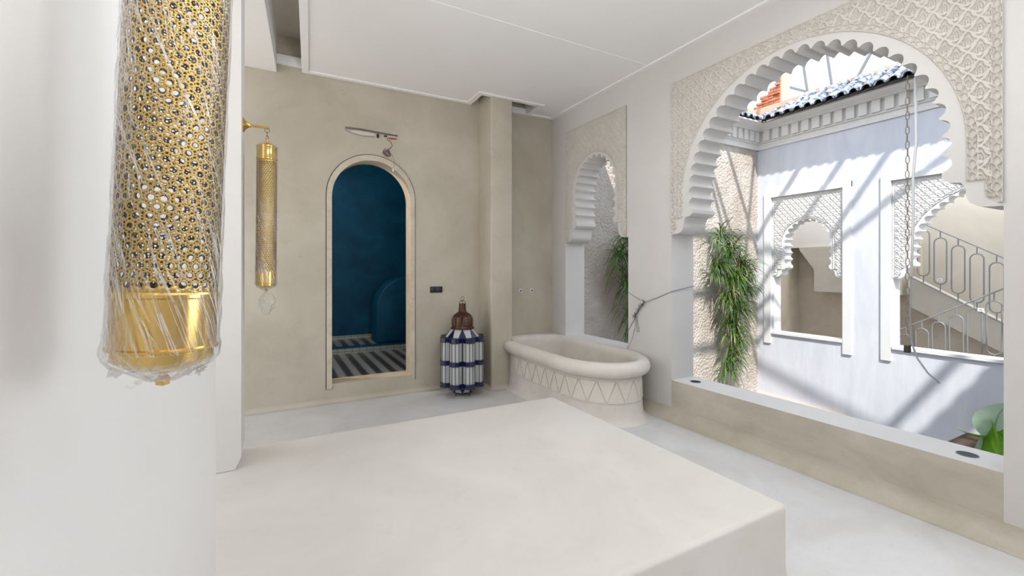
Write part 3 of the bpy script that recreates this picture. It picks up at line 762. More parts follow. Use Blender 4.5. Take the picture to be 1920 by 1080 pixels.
# ================================================================== FLOOR LANTERN
def floor_lantern(loc,rz):
    root=empty('floor_lantern',loc,(0,0,rz))
    R=.245; NL=8
    def star(z,sc=1.0,lobes=True):
        P=[]
        for i in range(NL):
            a=2*PI*(i+.5)/NL
            # valley, lobe side, lobe face x2, lobe side
            ri=R*.70*sc; ro=R*sc; wv=.055*sc
            for (rr,off) in ((ri,-.40),(ro*.93,-.235),(ro,-.08),(ro,.08),(ro*.93,.235),(ri,.40)):
                an=a+off*(1 if rr>ri*1.01 else .93)
                P.append((rr*math.cos(an),rr*math.sin(an),z))
        return P
    n=NL*6
    def band(z0,z1,sc,mat,name):
        b_=B(); vs=star(z0,sc)+star(z0,sc*.985)+star(z1,sc*.985)+star(z1,sc)
        fs=[]
        for i in range(n):
            j=(i+1)%n; fs+=[(i,j,3*n+j,3*n+i)]
            fs+=[(3*n+i,3*n+j,2*n+j,2*n+i),(n+i,n+j,j,i)]
        return b_.add(vs,fs).make(name,mat,root)
    zs=(.115,.155,.375,.415,.63,.670)
    for q,(z0,z1) in enumerate(((.115,.165),(.368,.418),(.630,.680))): band(z0,z1,1.03,'cobalt','blue_band')
    # frosted panes between the bands, split by solder bars
    for z0,z1 in ((.165,.368),(.418,.630)):
        b_=B(); vs=star(z0,.99)+star(z1,.99); b_.add(vs,[(i,(i+1)%n,n+(i+1)%n,n+i) for i in range(n)]).make('glass_panes','frost',root)
        c=B(); lo=star(z0,1.0); hi=star(z1,1.0)
        for i in range(n): c.tube([lo[i],hi[i]],.0032,4)
        c.make('solder_bars','iron',root)
    # edge wires
    for z in (.115,.165,.368,.418,.630,.680):
        B().tube(star(z,1.04),.0028,4,closed=True).make('edge_wire','iron',root)
    # flat top of lobes + shoulder
    b_=B(); b_.add(star(.680,1.02)+[(0,0,.684)],[(i,(i+1)%n,n) for i in range(n)]).make('top_plate','iron',root)
    b_=B(); b_.add(star(.115,1.02)+[(0,0,.112)],[((i+1)%n,i,n) for i in range(n)]).make('bottom_plate','iron',root)
    def cone(z0,r0,z1,r1,name):
        pass
        for i in range(NL):
            a0=2*PI*i/NL; a1=2*PI*(i+1)/NL; am=(a0+a1)/2
            p=lambda r,a,z:(r*math.cos(a),r*math.sin(a),z)
            e=.30*(a1-a0)
            B().add([p(r0,a0+e*.9,z0),p(r0,a1-e*.9,z0),p(r1,a1-.02,z1),p(r1,a0+.02,z1)],[(0,1,2,3)]).make('white_pane','frost',root)
            B().add([p(r0,a0-e*.9,z0),p(r0,a0+e*.9,z0),p(r1,a0,z1)],[(0,1,2)]).make('blue_pane','cobalt',root)
            B().tube([p(r0,a0+e*.9,z0),p(r1,a0+.01,z1)],.003,4).make('solder_bar','iron',root); B().tube([p(r0,a0-e*.9,z0),p(r1,a0-.01,z1)],.003,4).make('solder_bar','iron',root)
        
    cone(.682,.190,.775,.118,'shoulder'); cone(.118,.170,.035,.105,'foot')
    B().lathe([(.105,.03),(.108,.036),(.104,.040)],32).make('foot_ring','iron',root)
    for i in range(4):
        a=2*PI*(i+.5)/4; B().tube([(.10*math.cos(a),.10*math.sin(a),.036),(.105*math.cos(a),.105*math.sin(a),.0)],.005,6).make('leg','iron',root)
    # gadrooned copper dome with pierced dots
    vs=[];fs=[];k=64
    prof=[(.128,.772),(.128,.782),(.120,.790),(.119,.80),(.126,.84),(.125,.875),(.115,.905),(.095,.932),(.068,.950),(.048,.962),(.042,.985),(.038,1.03),(.037,1.06)]
    for i,(r,z) in enumerate(prof):
        for j in range(k):
            a=2*PI*j/k; g=1-.09*abs(math.sin(4*a))**6*0-.16*(1-abs(math.sin(4*a))**.45)*(1 if 3<i<10 else 0)
            vs.append((r*g*math.cos(a),r*g*math.sin(a),z))
    fs=[(i*k+j,i*k+(j+1)%k,(i+1)*k+(j+1)%k,(i+1)*k+j) for i in range(len(prof)-1) for j in range(k)]
    bb=B().add(vs,fs); bb.f.append(tuple((len(prof)-1)*k+j for j in range(k)))
    dome=bb.make('dome','copper',root,sharp=.8)
    for i in range(8):
        d=B()
        for r_ in range(6):
            for c_ in range(4):
                a=2*PI*(i+.5)/8+(c_-1.5)*.09; z=.825+r_*.016; rr=.1255-max(0,z-.875)*.35
                q=Vector((rr*math.cos(a),rr*math.sin(a),z)); d.box(q.x-.0022,q.x+.0022,q.y-.0022,q.y+.0022,q.z-.003,q.z+.003)
        d.make('stud_cluster','chain',dome)
    B().lathe([(.130,.768),(.134,.775),(.130,.782)],48).make('dome_collar','copper',root,smooth=True)
    cr=B()
    for a in (0,PI/2):
        cr.tube([(.036*math.cos(a)*math.cos(t*PI/8),.036*math.sin(a)*math.cos(t*PI/8),1.06+.035*math.sin(t*PI/8)) for t in range(9)],.0035,5)
    cr.make('crown_hoops','iron',root)
    B().tube([(.018*math.cos(a*PI/8),0,1.118+.022*math.sin(a*PI/8)) for a in range(16)],.0022,5,closed=True).make('hanging_ring','iron',root)
    return root
fl=floor_lantern((1.853,4.60,0),math.radians(-22)); fl.scale=(1,1,.955)
tag(fl,'tall lantern of frosted and cobalt glass with brown pierced dome standing on the floor','lantern')

# ================================================================== WALL FITTINGS
r=empty('light_switch',(1.662,YB,1.158))
for i in (0,1):
    o=B().box(-.075+i*.077,-.002+i*.077,-.010,0,-.036,.036).make('plate','black',r); bevel(o,.003,2)
    o=B().box(-.066+i*.077,-.011+i*.077,-.014,-.009,-.027,.027).make('rocker','black',r); bevel(o,.002,2)
tag(r,'black double light switch on the beige wall beside the floor lantern','switch')
for i,(x,l) in enumerate(((2.79,'small grey capped pipe outlet on the recess wall, the one nearer the pillar'),(2.955,'small grey capped pipe outlet on the recess wall, the one nearer the arched wall'))):
    r=empty('pipe_outlet',(x,YB,1.118))
    m=Matrix.Rotation(PI/2,4,'X')
    B().lathe([(.026,0),(.026,.004),(.02,.006)],20).xf(m).make('flange','wplastic',r)
    B().lathe([(.013,.004),(.013,.018),(.009,.02)],8).xf(m).make('plug','steel',r)
    tag(r,l,'pipe outlet','capped pipe outlets above the tub')
# open chase above the door: filler, conduit, cavity and loose wires
ch=empty('exposed_conduit',(.9,YB,2.87))
def blob(x0,x1,z0,z1,n=20,seed=1):
    rg=random.Random(seed); cx,cz=(x0+x1)/2,(z0+z1)/2; 
    return [((cx+(x1-x0)/2*math.cos(2*PI*i/n)*rg.uniform(.9,1.05)),(cz+(z1-z0)/2*math.sin(2*PI*i/n)*rg.uniform(.8,1.1))) for i in range(n)]
B().prism(blob(-.20,.08,-.030,.012,22,2),YP,-.004,0).make('filler','chalk',ch)
B().tube([(-.24,-.008,.022),(-.1,-.012,.026),(.05,-.012,.020),(.18,-.012,.014),(.31,-.010,.012)],.0085,8).make('conduit','conduit',ch,smooth=True)
B().prism(blob(.083,.115,-.045,.01,12,3),YP,-.006,0).make('hole_shade','black',ch)  # black patches painted for the shade inside the holes
B().prism(blob(.16,.20,-.018,.002,12,4),YP,-.006,0).make('hole_shade','black',ch)
B().prism(blob(.205,.31,-.035,-.015,14,5),YP,-.006,0).make('clay','redclay',ch)
B().prism(blob(.22,.31,-.015,.040,14,8),YP,-.003,0).make('filler','chalk',ch)
B().tube([(-.24,-.006,.0),(-.18,-.01,-.026),(-.05,-.012,-.044),(.06,-.012,-.034)],.002,5).make('wire','conduit',ch)
tag(ch,'broken open plaster chase with grey conduit above the arched doorway','conduit')
wr=empty('loose_wires',(1.10,YB,2.84))
B().tube([(0,-.012,0),(-.005,-.03,-.02),(.03,-.035,-.04),(.05,-.03,-.08),(.03,-.03,-.11),(.0,-.03,-.135)],.0035,6).make('wire','wire',wr,smooth=True)
bb=B(); rg=random.Random(5); pts=[]
for i in range(60):
    a=i*.85; pts.append((-.0+.035*math.cos(a)+.004*i/6*.5-.02+rg.uniform(-.008,.008),-.03+rg.uniform(-.01,.01),-.15+.025*math.sin(a)-i*.0006+rg.uniform(-.008,.008)))
bb.tube(pts,.0022,5).make('coil','wire',wr,smooth=True)
B().tube([(.02,-.03,-.16),(.05,-.035,-.19),(.07,-.03,-.24),(.072,-.02,-.30)],.0018,5).make('wire','conduit',wr)
B().lathe([(.004,.012),(.006,.010),(.009,0),(.009,-.014),(.004,-.024)],12,axis=(.06,-.02,-.34)).make('bulb','bulb',wr)
B().tube([(.072,-.02,-.30),(.06,-.02,-.328)],.0018,5).make('wire','conduit',wr)
tag(wr,'tangled maroon wires with a small bare bulb dangling over the doorway','wire')
# ledge spotlights (flush dark grilles)
for i,(y,l) in enumerate(((2.775,'round dark grille sunk in the white ledge beside the left pier'),(.962,'round dark grille sunk in the white ledge near the right edge'))):
    r=empty('recessed_spotlight',(3.425,y,.357))
    B().lathe([(.048,0),(.048,.002),(.043,.003),(.042,.0015)],40).make('ring','steel',r,sharp=.5)
    B().lathe([(.042,0),(.042,.0022)],40).make('lens','disc',r)
    b_=B()
    for q in range(-5,6):
        w_=math.sqrt(.041**2-(q*.0075)**2); b_.box(-w_,w_,q*.0075-.001,q*.0075+.001,.002,.0035)
    b_.make('grille','iron',r)
    tag(r,l,'spotlight','flush spotlights in the ledge')
# cord tied round the pier
cd=empty('tied_cord',(3.27,3.297,1.08))
def rel(pts,o=(3.27,3.297,1.08)): return [(p[0]-o[0],p[1]-o[1],p[2]-o[2]) for p in pts]
B().tube(rel([(3.30,3.497,1.155),(3.277,3.496,1.153),(3.272,3.40,1.115),(3.266,3.30,1.083)]),.0022,5).make('strand','cord',cd)
B().tube(rel([(3.262,3.24,1.066),(3.272,3.09,1.12),(3.277,2.924,1.185),(3.42,2.915,1.21),(3.585,2.91,1.235)]),.0028,5).make('strand','cord',cd)
rg=random.Random(2); pts=[]
for i in range(46):
    t=i/45; pts.append((3.25+rg.uniform(-.02,.014),3.235+.17*t+rg.uniform(-.022,.022),1.085-.19*t+rg.uniform(-.02,.02)))
B().tube(rel(pts),.003,5).make('knot','cord',cd,smooth=True)
B().tube(rel([(3.262,3.245,1.07),(3.258,3.29,1.03),(3.255,3.33,.97),(3.258,3.37,.92),(3.262,3.385,.89)]),.006,6).make('knot','cord',cd,smooth=True)
B().tube(rel([(3.262,3.355,.92),(3.262,3.35,.86),(3.262,3.325,.78),(3.262,3.335,.755),(3.262,3.352,.76),(3.262,3.36,.82),(3.262,3.352,.92)]),.0022,5).make('loop','cord',cd,smooth=True)
B().tube(rel([(3.262,3.365,.90),(3.262,3.38,.80),(3.25,3.41,.68),(3.235,3.44,.60),(3.23,3.455,.57)]),.0022,5).make('strand','cord',cd,smooth=True)
B().tube(rel([(3.262,3.385,.89),(3.275,3.44,.83),(3.277,3.496,.75),(3.30,3.498,.74)]),.0022,5).make('strand','cord',cd,smooth=True)
tag(cd,'thin dark cord knotted on the pier between the two arches, ends trailing','cord')
# chain and cable hanging in the large arch
ct=empty('hanging_chain',(3.50,1.255,2.62))
nl=36; pit=.0468
base=None
for i in range(nl):
    P=[]
    for a in range(20):
        t=2*PI*a/20; P.append((.0085*math.cos(t),0,.017*math.sin(t)+(.007 if math.sin(t)>0 else -.007)))
    if base is None: base=B().tube(P,.0025,6,closed=True).make('link','chain',ct,smooth=True); o=base
    else: o=base.copy(); COL.objects.link(o)
    o.parent=ct; o.location=(random.uniform(-.001,.001),random.uniform(-.001,.001),-.03-i*pit*.98); o.rotation_euler=(0,0,(i%2)*PI/2+.5)
B().box(-.018,.018,-.012,.012,-1.745,-1.70).make('padlock','iron',ct)
tag(ct,'rusty link chain hanging down through the large arch','chain')
cb=empty('hanging_cable',(3.53,1.226,2.60))
B().tube([(0,0,0),(.0,-.004,-.4),(.002,.012,-.62),(.003,.012,-.9),(0,.02,-1.25)],.0075,8).make('white_cable','wcable',cb,smooth=True)
B().tube([(0,.02,-1.24),(0,.028,-1.5),(0,.02,-1.66),(.0,-.01,-1.76),(0,-.06,-1.84),(0,-.115,-1.89)],.0055,8).make('grey_cable','gcable',cb,smooth=True)
tag(cb,'white cable hanging beside the chain with a grey tail curling to the right','cable')

# ================================================================== BLUE ROOM
structure(B().box(-1.2,3.4,7.57,7.7,.15,3.5).make('wall_blue_back','blue'),'dark blue tadelakt wall seen through the doorway')
structure(B().box(-1.3,-1.2,YB+.24,7.7,.1,3.5).make('wall_blue_left','blue'))
structure(B().box(2.6,2.7,YB+.24,7.7,.1,3.5).make('wall_blue_right','blue'))
structure(slab('wall_blue_front',[(-1.2,.1),(2.6,.1),(2.6,3.5),(-1.2,3.5)],[doorline(.515,1.376,.12,2.589)],YP,YB+.241,YB+.26,'blue'))
structure(B().box(-1.3,2.7,YB+.24,7.7,3.5,3.6).make('ceiling_blue','blue'))
structure(B().box(-1.3,2.7,YB+.24,7.7,.0,.172).make('floor_blue','zellige'),'floor of diagonal dark and pale tile rows')
structure(B().box(.52,1.371,YB+.01,YB+.25,.15,.1965).make('floor_threshold','jamb'))
structure(B().box(-1.2,2.6,6.75,7.57,.17,.262).make('floor_step','zellige'),'raised tiled step in the blue room')
structure(B().box(-1.2,2.6,6.742,6.752,.172,.252).make('trim_7','wtile'),'white tile riser of the step')
structure(B().box(-1.2,2.6,6.735,6.85,.252,.266).make('trim_8','blue'),'blue nosing of the step')
structure(B().box(-1.2,2.6,7.555,7.571,.262,.318).make('trim_9','wtile'),'white tile skirting at the blue wall')
# round-shouldered blue bench wall
pr=[(1.36,.264)]+[(1.36,.5)]
for q in range(0,17):
    a=PI-q/16*PI; pr.append((1.86+.50*math.cos(a),.72+.56*max(0,math.sin(a))**.85))
pr+=[(2.36,.264)]
o=B().prism(pr,YP,6.83,7.25).make('blue_screen_wall','blue'); bevel(o,.03,3,.9)
tag(o,'rounded blue plaster screen standing on the step inside the blue room','screen')

# ================================================================== COURTYARD
XF=7.6; YS=4.84
w1=dict(c=4.03,half=.535,zimp=1.262,r=.362,zs=1.45,zc=1.84,nl=17,dep=.035,pt=.015,cor=.41)
w2=dict(c=1.857,half=1.035,zimp=1.262,r=.85,zs=1.47,zc=1.585,nl=25,dep=.042,pt=.03,cor=.90)
def rect(y0,y1,z0,z1): return [(y0,z0),(y1,z0),(y1,z1),(y0,z1)]
r1=rect(3.495,4.583,.31,2.632); r2=rect(.816,2.898,.312,2.632)
structure(slab('wall_courtyard_far',rect(-3.2,YS+.02,-2.8,3.98),[r1,r2],XP,XF,XF+.24,'facade'),'white courtyard wall with two ornate window openings')
for nm,w_,r_,lb in (('window_1',w1,r1,'small scalloped window of the courtyard wall'),('window_2',w2,r2,'large scalloped window of the courtyard wall')):
    y0,y1=r_[0][0],r_[1][0]
    op=lobed(w_['c'],w_['half'],.30,w_['zimp'],w_['r'],w_['zs'],w_['zc'],w_['nl'],w_['dep'],w_['pt'],w_['cor'])
    op=[(min(max(a,y0+.004),y1-.004),b_) for a,b_ in op]
    fr_=slab(nm,rect(y0,y1,.28,2.64),[[(a,b_ if b_>.31 else .285) for a,b_ in op]],XP,XF+.022,XF+.23,'frame'); structure(fr_,lb)
    carved('carved_panel',XF+.021,y0+.006,y1-.006,w_['zimp']+.01,2.628,w_['c'],w_['r'],w_['zc'],w_['cor'],w_['zs'],.0065,.014,.086,.104,.03,.03,.03,'carved_out',fr_)
def frame(name,y0,y1,lb):
    b_=B(); p=.024; ww=.118
    b_.box(XF-p,XF+.001,y1,y1+ww,.11,2.715); b_.box(XF-p,XF+.001,y0-ww,y0,.11,2.715); b_.box(XF-p-.001,XF+.001,y0-ww,y1+ww,2.632,2.716)
    structure(b_.make(name,'frame'),lb)
frame('trim_10',3.495,4.592,'raised frame round the small courtyard window')
frame('trim_11',.816,2.900,'raised frame round the large courtyard window')
structure(B().box(XF-.03,XF+.2,3.50,4.575,.28,.318).make('trim_12','frame'),'sill of the small courtyard window')
structure(B().box(XF-.03,XF+.2,.82,2.89,.28,.320).make('trim_13','frame'),'sill of the large courtyard window')
structure(B().box(XF-.05,XF+.01,3.45,YS,-.86,-.80).make('trim_14','pink'),'dirty ledge at the foot of the courtyard wall')
# rough end wall
structure(B().box(XR+.3,XF+.2,YS,YS+.3,-2.8,3.5).make('wall_courtyard_left','rough'),'rough stained rendered wall with climbing plants')
structure(B().box(XR+.3,XF+.2,YS+.001,YS+.3,3.5,3.98).make('wall_courtyard_left_top','facade'))
structure(B().box(XO,XF+.2,-1.25,-.95,-2.8,3.9).make('wall_courtyard_right','facade'),'courtyard wall on the camera side')
structure(B().box(XO,XF,-1,YS,-2.9,-2.8).make('floor_courtyard','court'),'courtyard floor below')
structure(B().box(XR,XO,-3,YS,-2.9,0).make('wall_courtyard_near','facade'))
# cornice with dentils along both walls
def cornice(name,along_y,a0,a1,pos,lb):
    prof=[(0,3.50),(-.03,3.50),(-.03,3.545),(-.015,3.56),(-.015,3.60),(-.05,3.605),(-.05,3.625),(-.03,3.63),(-.03,3.80),(-.11,3.805),(-.12,3.83),(-.20,3.85),(-.30,3.862),(-.30,3.885),(0,3.99)]
    b_=B()
    if along_y: f=lambda a,bb_,d:(pos+a,d,bb_)
    else: f=lambda a,bb_,d:(d,pos+a,bb_)
    b_.prism(prof,f,a0,a1)
    s=a0+.05; den=B()
    while s<a1-.14:
        if along_y: den.box(pos-.085,pos-.02,s,s+.105,3.628,3.802)
        else: den.box(s,s+.105,pos-.085,pos-.02,3.628,3.802)
        s+=.158
    o=b_.make(name,'cornice'); den.make('dentils','cornice',o); structure(o,lb); return o
cornice('trim_15',True,-1.0,YS,XF,'dentilled cornice of the courtyard wall')
cornice('trim_16',False,XO,XF,YS,'dentilled cornice above the rough wall')
# tiled eaves: barrel tiles in two courses
def eave(loc,rz,length,label,cl=0,cr=0):
    """local: tiles run along +x, lip at y=0 falling towards -y; slope rises to +y"""
    root=empty('tiled_eave',loc,(0,0,rz)); p=.152; n=int(length/p)
    sl=math.radians(33); rg=random.Random(int(length*10))
    for c in (0,1,2):
        b_=B(); un=B()
        for i in range(n+1):
            x=i*p+(.0 if c%2==0 else .0); y0=-.02+c*.185; z0=.012+c*.125
            if cl and x< y0+.02: continue
            if cr and x> length-(y0+.02): continue
            k=8; L=.25; vs=[]
            rj=rg.uniform(-.006,.006)
            for (t,rad) in ((0,.064),(1,.052)):
                for th in (0,-.014):
                    for j in range(k+1):
                        a=PI*j/k; r_=rad+th
                        vs.append((x+rj+r_*math.cos(a),y0+t*L*math.cos(sl),z0+t*L*math.sin(sl)+r_*math.sin(a)*.95))
            m=k+1; fs=[]
            for j in range(k):
                fs+=[(j,j+1,2*m+j+1,2*m+j),(m+j+1,m+j,3*m+j,3*m+j+1),(j+1,j,m+j,m+j+1)]
            b_.add(vs,fs)
            # channel tile between covers
            vs=[]
            for t in (0,1):
                for j in range(k+1):
                    a=PI+PI*j/k; vs.append((x+p/2+.05*math.cos(a),y0+t*L*math.cos(sl)+.01,z0-.0+t*L*math.sin(sl)+.035+.045*math.sin(a)))
            un.add(vs,[(j,j+1,m+j+1,m+j) for j in range(k)])
        b_.make('cover_tiles','tile',root,sharp=.8,fix=False); un.make('channel_tiles','tile_under',root,fix=False)
    B().prism([(0.01,-.02),(.02,.005),(.52,.345),(.52,.25)],lambda a,bb_,d:(d,a,bb_),.0 if not cl else .02,length).make('bedding','tile_under',root)
    tag(root,label,'roof eave','glazed tile eaves of the courtyard'); return root
eave((7.20,4.55,3.885),-PI/2,4.72,'blue-grey glazed barrel tile eave over the far courtyard wall',cl=1)   # falls towards -X
eave((XO,4.53,3.885),0,3.66,'blue-grey glazed barrel tile eave over the rough plant-covered wall',cr=1)
e3=eave((XF,-.46,3.885),PI,4.0,'glazed barrel tile eave over the near courtyard wall outside the view')
structure(B().box(XF+.06,XF+.34,-1.2,5.0,3.98,4.275).make('trim_17','pink'),'salmon upstand behind the tile eave')
structure(B().box(XO,XF+.34,YS+.05,YS+.3,3.98,4.24).make('trim_18','pink'))
# broken brick chimney stump
br=empty('brick_stump',(8.0,4.93,4.25)); b_=B(); rg=random.Random(12)
wid=[.50,.50,.47,.50,.44,.36,.38,.22,.20,.09,.07,.08]
for i,w_ in enumerate(wid):
    z=i*.052; y=-.25
    off=-(i%2)*.10
    while y<-.25+w_:
        y1=min(y+.21+off,-.25+w_); off=0
        if y1-y>.02: b_.box(rg.uniform(-.03,.0),.22,y,y1-.010,z,z+.040)
        y=y1
b_.make('bricks','brick',br)
B().box(.0,.235,-.245,.0,-.02,.30).make('mortar','pink',br)
B().box(.01,.26,-.275,-.248,-.02,.66).make('render_coat','pink',br)
B().box(.02,.26,-.26,-.18,.0,.66).make('render_coat','pink',br)
tag(br,'broken stepped red brick stump with render on one side above the tiled eave','brick stump')
# gallery and stairs behind the courtyard wall
structure(B().box(9.2,9.3,-1.0,5.2,-1.0,4.0).make('wall_gallery','gallerylight'),'pale stair hall wall behind the courtyard windows')
structure(B().box(9.10,9.2,3.1,5.1,-1.0,1.84).make('wall_gallery_left','gallery'),'mottled brown wall behind the small courtyard window')
structure(B().box(XF+.24,9.2,4.95,5.1,-1.0,3.9).make('wall_gallery_end','gallery'))
structure(B().box(XF+.24,9.3,-1,5.1,3.9,4.0).make('ceiling_gallery','cornice'))
structure(B().box(XF+.24,9.3,-1,5.1,-1.1,-1.0).make('floor_gallery','gallery'))
# stair underside behind the small window
structure(B().prism([(4.73,1.756),(4.471,1.385),(4.471,.987),(3.22,.983),(3.22,1.80),(4.73,1.80)],XP,8.70,9.12).make('trim_19','gallerylight'),'stair landing seen through the small courtyard window')
structure(B().box(8.75,9.15,3.22,4.95,1.80,3.9).make('trim_20','cornice'))
gl=bpy.data.lights.new('gallery_fill','AREA'); gl.shape='RECTANGLE'; gl.size=1.1; gl.size_y=5.5; gl.energy=60; gl.color=(.95,.97,1)  # unseen fill light added to brighten the stair hall
go=bpy.data.objects.new('gallery_fill',gl); COL.objects.link(go); go.location=(8.5,2.1,3.86)
# ascending flight seen through the large window
B1=[(3.115,1.278),(3.226,.773),(-.9,-1.6),(-.9,-1.1)]
structure(B().prism([(3.12,1.281),(3.12,.80),(.2,-.82),(.2,-.525)],XP,8.80,8.95).make('trim_21','gallerylight'),'pale stair stringer behind the large courtyard window')
structure(B().box(9.0,9.2,-1,3.12,-1.0,.25).make('wall_gallery_low','gallery'))
structure(B().prism([(3.12,.95),(3.12,-1),(-.9,-1),(-.9,-.9)],XP,8.96,9.19).make('wall_under_stair','gallery'),'brown wall below the stair stringer')
def railing(name,x,top,loops,bottom,label,hw=.07):
    root=empty(name,(x,top[0][0],top[0][1])); ox,oy,oz=x,top[0][0],top[0][1]
    T=lambda p:(0,p[0]-oy,p[1]-oz)
    B().tube([T(top[0]),T(top[1])],.010,6).make('top_rail','rail',root)
    if bottom: B().tube([T(bottom[0]),T(bottom[1])],.010,6).make('bottom_rail','rail',root)
    for (yc,zt,zb,pt_,pb_) in loops:
        P=[]
        for q in range(9): a=PI*q/8; P.append((0,yc+hw*math.cos(a)-oy,zt-hw+hw*math.sin(a)-oz))
        for q in range(9): a=PI+PI*q/8; P.append((0,yc+hw*math.cos(a)-oy,zb+hw+hw*math.sin(a)-oz))
        B().tube(P,.0085,6,closed=True).make('loop','rail',root,smooth=True)
        B().tube([(0,yc-oy,zt-oz),(0,yc-oy,pt_-oz)],.008,6).make('post','rail',root)
        B().tube([(0,yc-oy,zb-oz),(0,yc-oy,pb_-oz)],.008,6).make('post','rail',root)
    tag(root,label,'railing'); return root
l1=[]
for i in range(8):
    yc=2.943-i*.1945; zt=1.986-i*.1245; l1.append((yc,zt,zt-.692,zt+.095-i*.002,zt-.795))
rails=[railing('stair_railing',8.75,[(3.10,2.19),(1.35,1.07)],l1,[(3.10,1.275),(1.35,.185)],'grey iron railing with oval loops descending to the right behind the large courtyard window')]
l2=[]
for i in range(-1,7):
    yc=2.776-i*.181; zt=.541+i*.1117; l2.append((yc,zt,zt-.70,zt+.098,zt-.78))
rails.append(railing('stair_railing',8.2,[(3.05,.478),(1.5,1.438)],l2,[(3.05,-.42),(1.5,.54)],'grey iron railing with oval loops climbing to the right low in the window'))
for q,(y,z) in enumerate(((2.75,1.235),(2.17,.86))):
    rr=rails[q]; ox,oy,oz=rr.location
    o=B().box(-.022,-.012,y-.03-oy,y+.03-oy,z-.022-oz,z+.022-oz).make('paper_tag','wplastic',rr); o['label']='small white paper tag'
    B().box(-.024,-.022,y-.015-oy,y+.015-oy,z-.003-oz,z+.003-oz).make('printed_mark','black',o)
# skylight bars over the court
def bar(p0,p1,w_=.05,hh=.08):
    p0=Vector(p0);p1=Vector(p1); d=(p1-p0); L=d.length; q=d.to_track_quat('X','Z').to_matrix().to_4x4(); q.translation=p0
    return B().box(0,L,-w_/2,w_/2,-hh/2,hh/2).xf(q)
bn=22
def addbar(p0,p1,w_=.05,hh=.08):
    global bn
    o=bar(p0,p1,w_,hh).make('trim_%d'%bn,'steel'); bn+=1; structure(o,'steel bar of the courtyard skylight')
ZB=5.2
for y0 in (2.757,2.13,1.549,): addbar((3.3,y0,ZB),(9.3,y0,ZB),.05)
addbar((3.3,-.96,ZB),(9.3,-.96,ZB),.10)
# diagonal hips: directions (1,-1.06) and (1,1.03)
def hip(py,pz,b_,w_=.05,px=XF):
    t=ZB-pz; Q=Vector((px-.48*t,py-.644*t,ZB)); d=Vector((1,b_,0)); addbar(Q-d*2.6,Q+d*2.4,w_)
hip(2.408,2.79,-1.06)
# bars that draw the near-vertical shadows on the rough wall
def ybar(px,pz,a,w_=.05):
    t=ZB-pz; Q=Vector((px-.48*t,YS-.644*t,ZB)); d=Vector((a,1,0)); addbar(Q-d*2.2,Q+d*3.0,w_)
ybar(6.862,3.223,0,.05); ybar(6.38,3.006,0,.05); ybar(7.461,3.048,.973,.05)
hip(4.6,-.4,7.6,.05)
# glazing bars of the roof beyond the eave
for a,b_,c_,d_ in ((5.0,4.95,5.25,6.8),(4.55,4.85,4.80,6.8),(4.16,4.9,3.2,6.6)):
    addbar((9.5,a,b_),(9.5,c_,d_),.04,.04)
addbar((9.5,5.5,5.29),(9.5,4.75,4.82),.05,.05)
structure(B().box(XF+.34,8.6,-1.2,5.3,4.0,4.235).make('floor_roof_terrace','cornice'),'flat roof behind the salmon upstand')

# ================================================================== PLANTS
def grassy(name,loc,clumps,n,seed,label,lmin=.35,lmax=.65,dry=.08):
    """drooping tufts of narrow leaves along hanging stems; clumps=(x,y,z,weight) relative"""
    root=empty(name,loc); rg=random.Random(seed); g=B(); dr=B(); st=B()
    tot=sum(c[3] for c in clumps)
    for (cx,cy,cz,w_) in clumps:
        for i in range(int(n*w_/tot)):
            a=rg.uniform(0,2*PI); L=rg.uniform(lmin,lmax); out=rg.uniform(.25,.9)
            dx=math.cos(a)*out; dy=-abs(math.sin(a))*out*.8; up=rg.uniform(-.3,.75)
            p=Vector((cx+rg.uniform(-.07,.07),cy+rg.uniform(-.08,.02),cz+rg.uniform(-.09,.09)))
            d=Vector((dx,dy,up)).normalized(); k=6; w0=rg.uniform(.006,.011); P=[]
            side=d.cross(Vector((0,0,1))); side=side.normalized() if side.length>.01 else Vector((1,0,0))
            side=(side+Vector((rg.uniform(-.4,.4),rg.uniform(-.4,.4),rg.uniform(-.4,.4)))).normalized()
            vs=[]
            for q in range(k+1):
                t=q/k; ww=w0*(1-t**2.2)*(.5+min(1,t*3)*.5)
                pp=Vector(p)
                if pp.y>-.015: pp.y=-.015
                vs+=[pp-side*ww,pp+side*ww]
                p=p+d*(L/k); d=(d+Vector((0,0,-.30-.25*t))).normalized()
            (dr if rg.random()<dry else g).add(vs,[(2*q,2*q+1,2*q+3,2*q+2) for q in range(k)])
    for j in range(len(clumps)-1):
        a,b_=clumps[j],clumps[j+1]
        st.tube([(a[0],a[1]+.02,a[2]),((a[0]+b_[0])/2+.02,a[1]+.01,(a[2]+b_[2])/2),(b_[0],b_[1]+.02,b_[2])],.008,5)
    g.make('foliage','leaf',root,smooth=True,fix=False); dr.make('dry_leaves','dryleaf',root,smooth=True,fix=False); st.make('stems','stem',root)
    tag(root,label,'plant','grassy climbing plants on the rough wall'); return root
grassy('hanging_plant',(6.55,YS,.8),[(-.18,-.12,1.12,1.4),(.02,-.15,.92,2),(.28,-.16,.62,2.6),(-.30,-.14,.62,2),(.05,-.2,.42,3),(.40,-.14,.30,1.4),(-.08,-.18,.12,2.4),(.12,-.2,-.05,2.4),(.06,-.16,-.32,2),(.10,-.16,-.55,1.8),(.06,-.14,-.80,1.5),(.04,-.12,-1.02,1.2)],1500,3,'tall narrow-leaved plant hanging down the rough wall, seen through the large arch',.28,.52,.10)
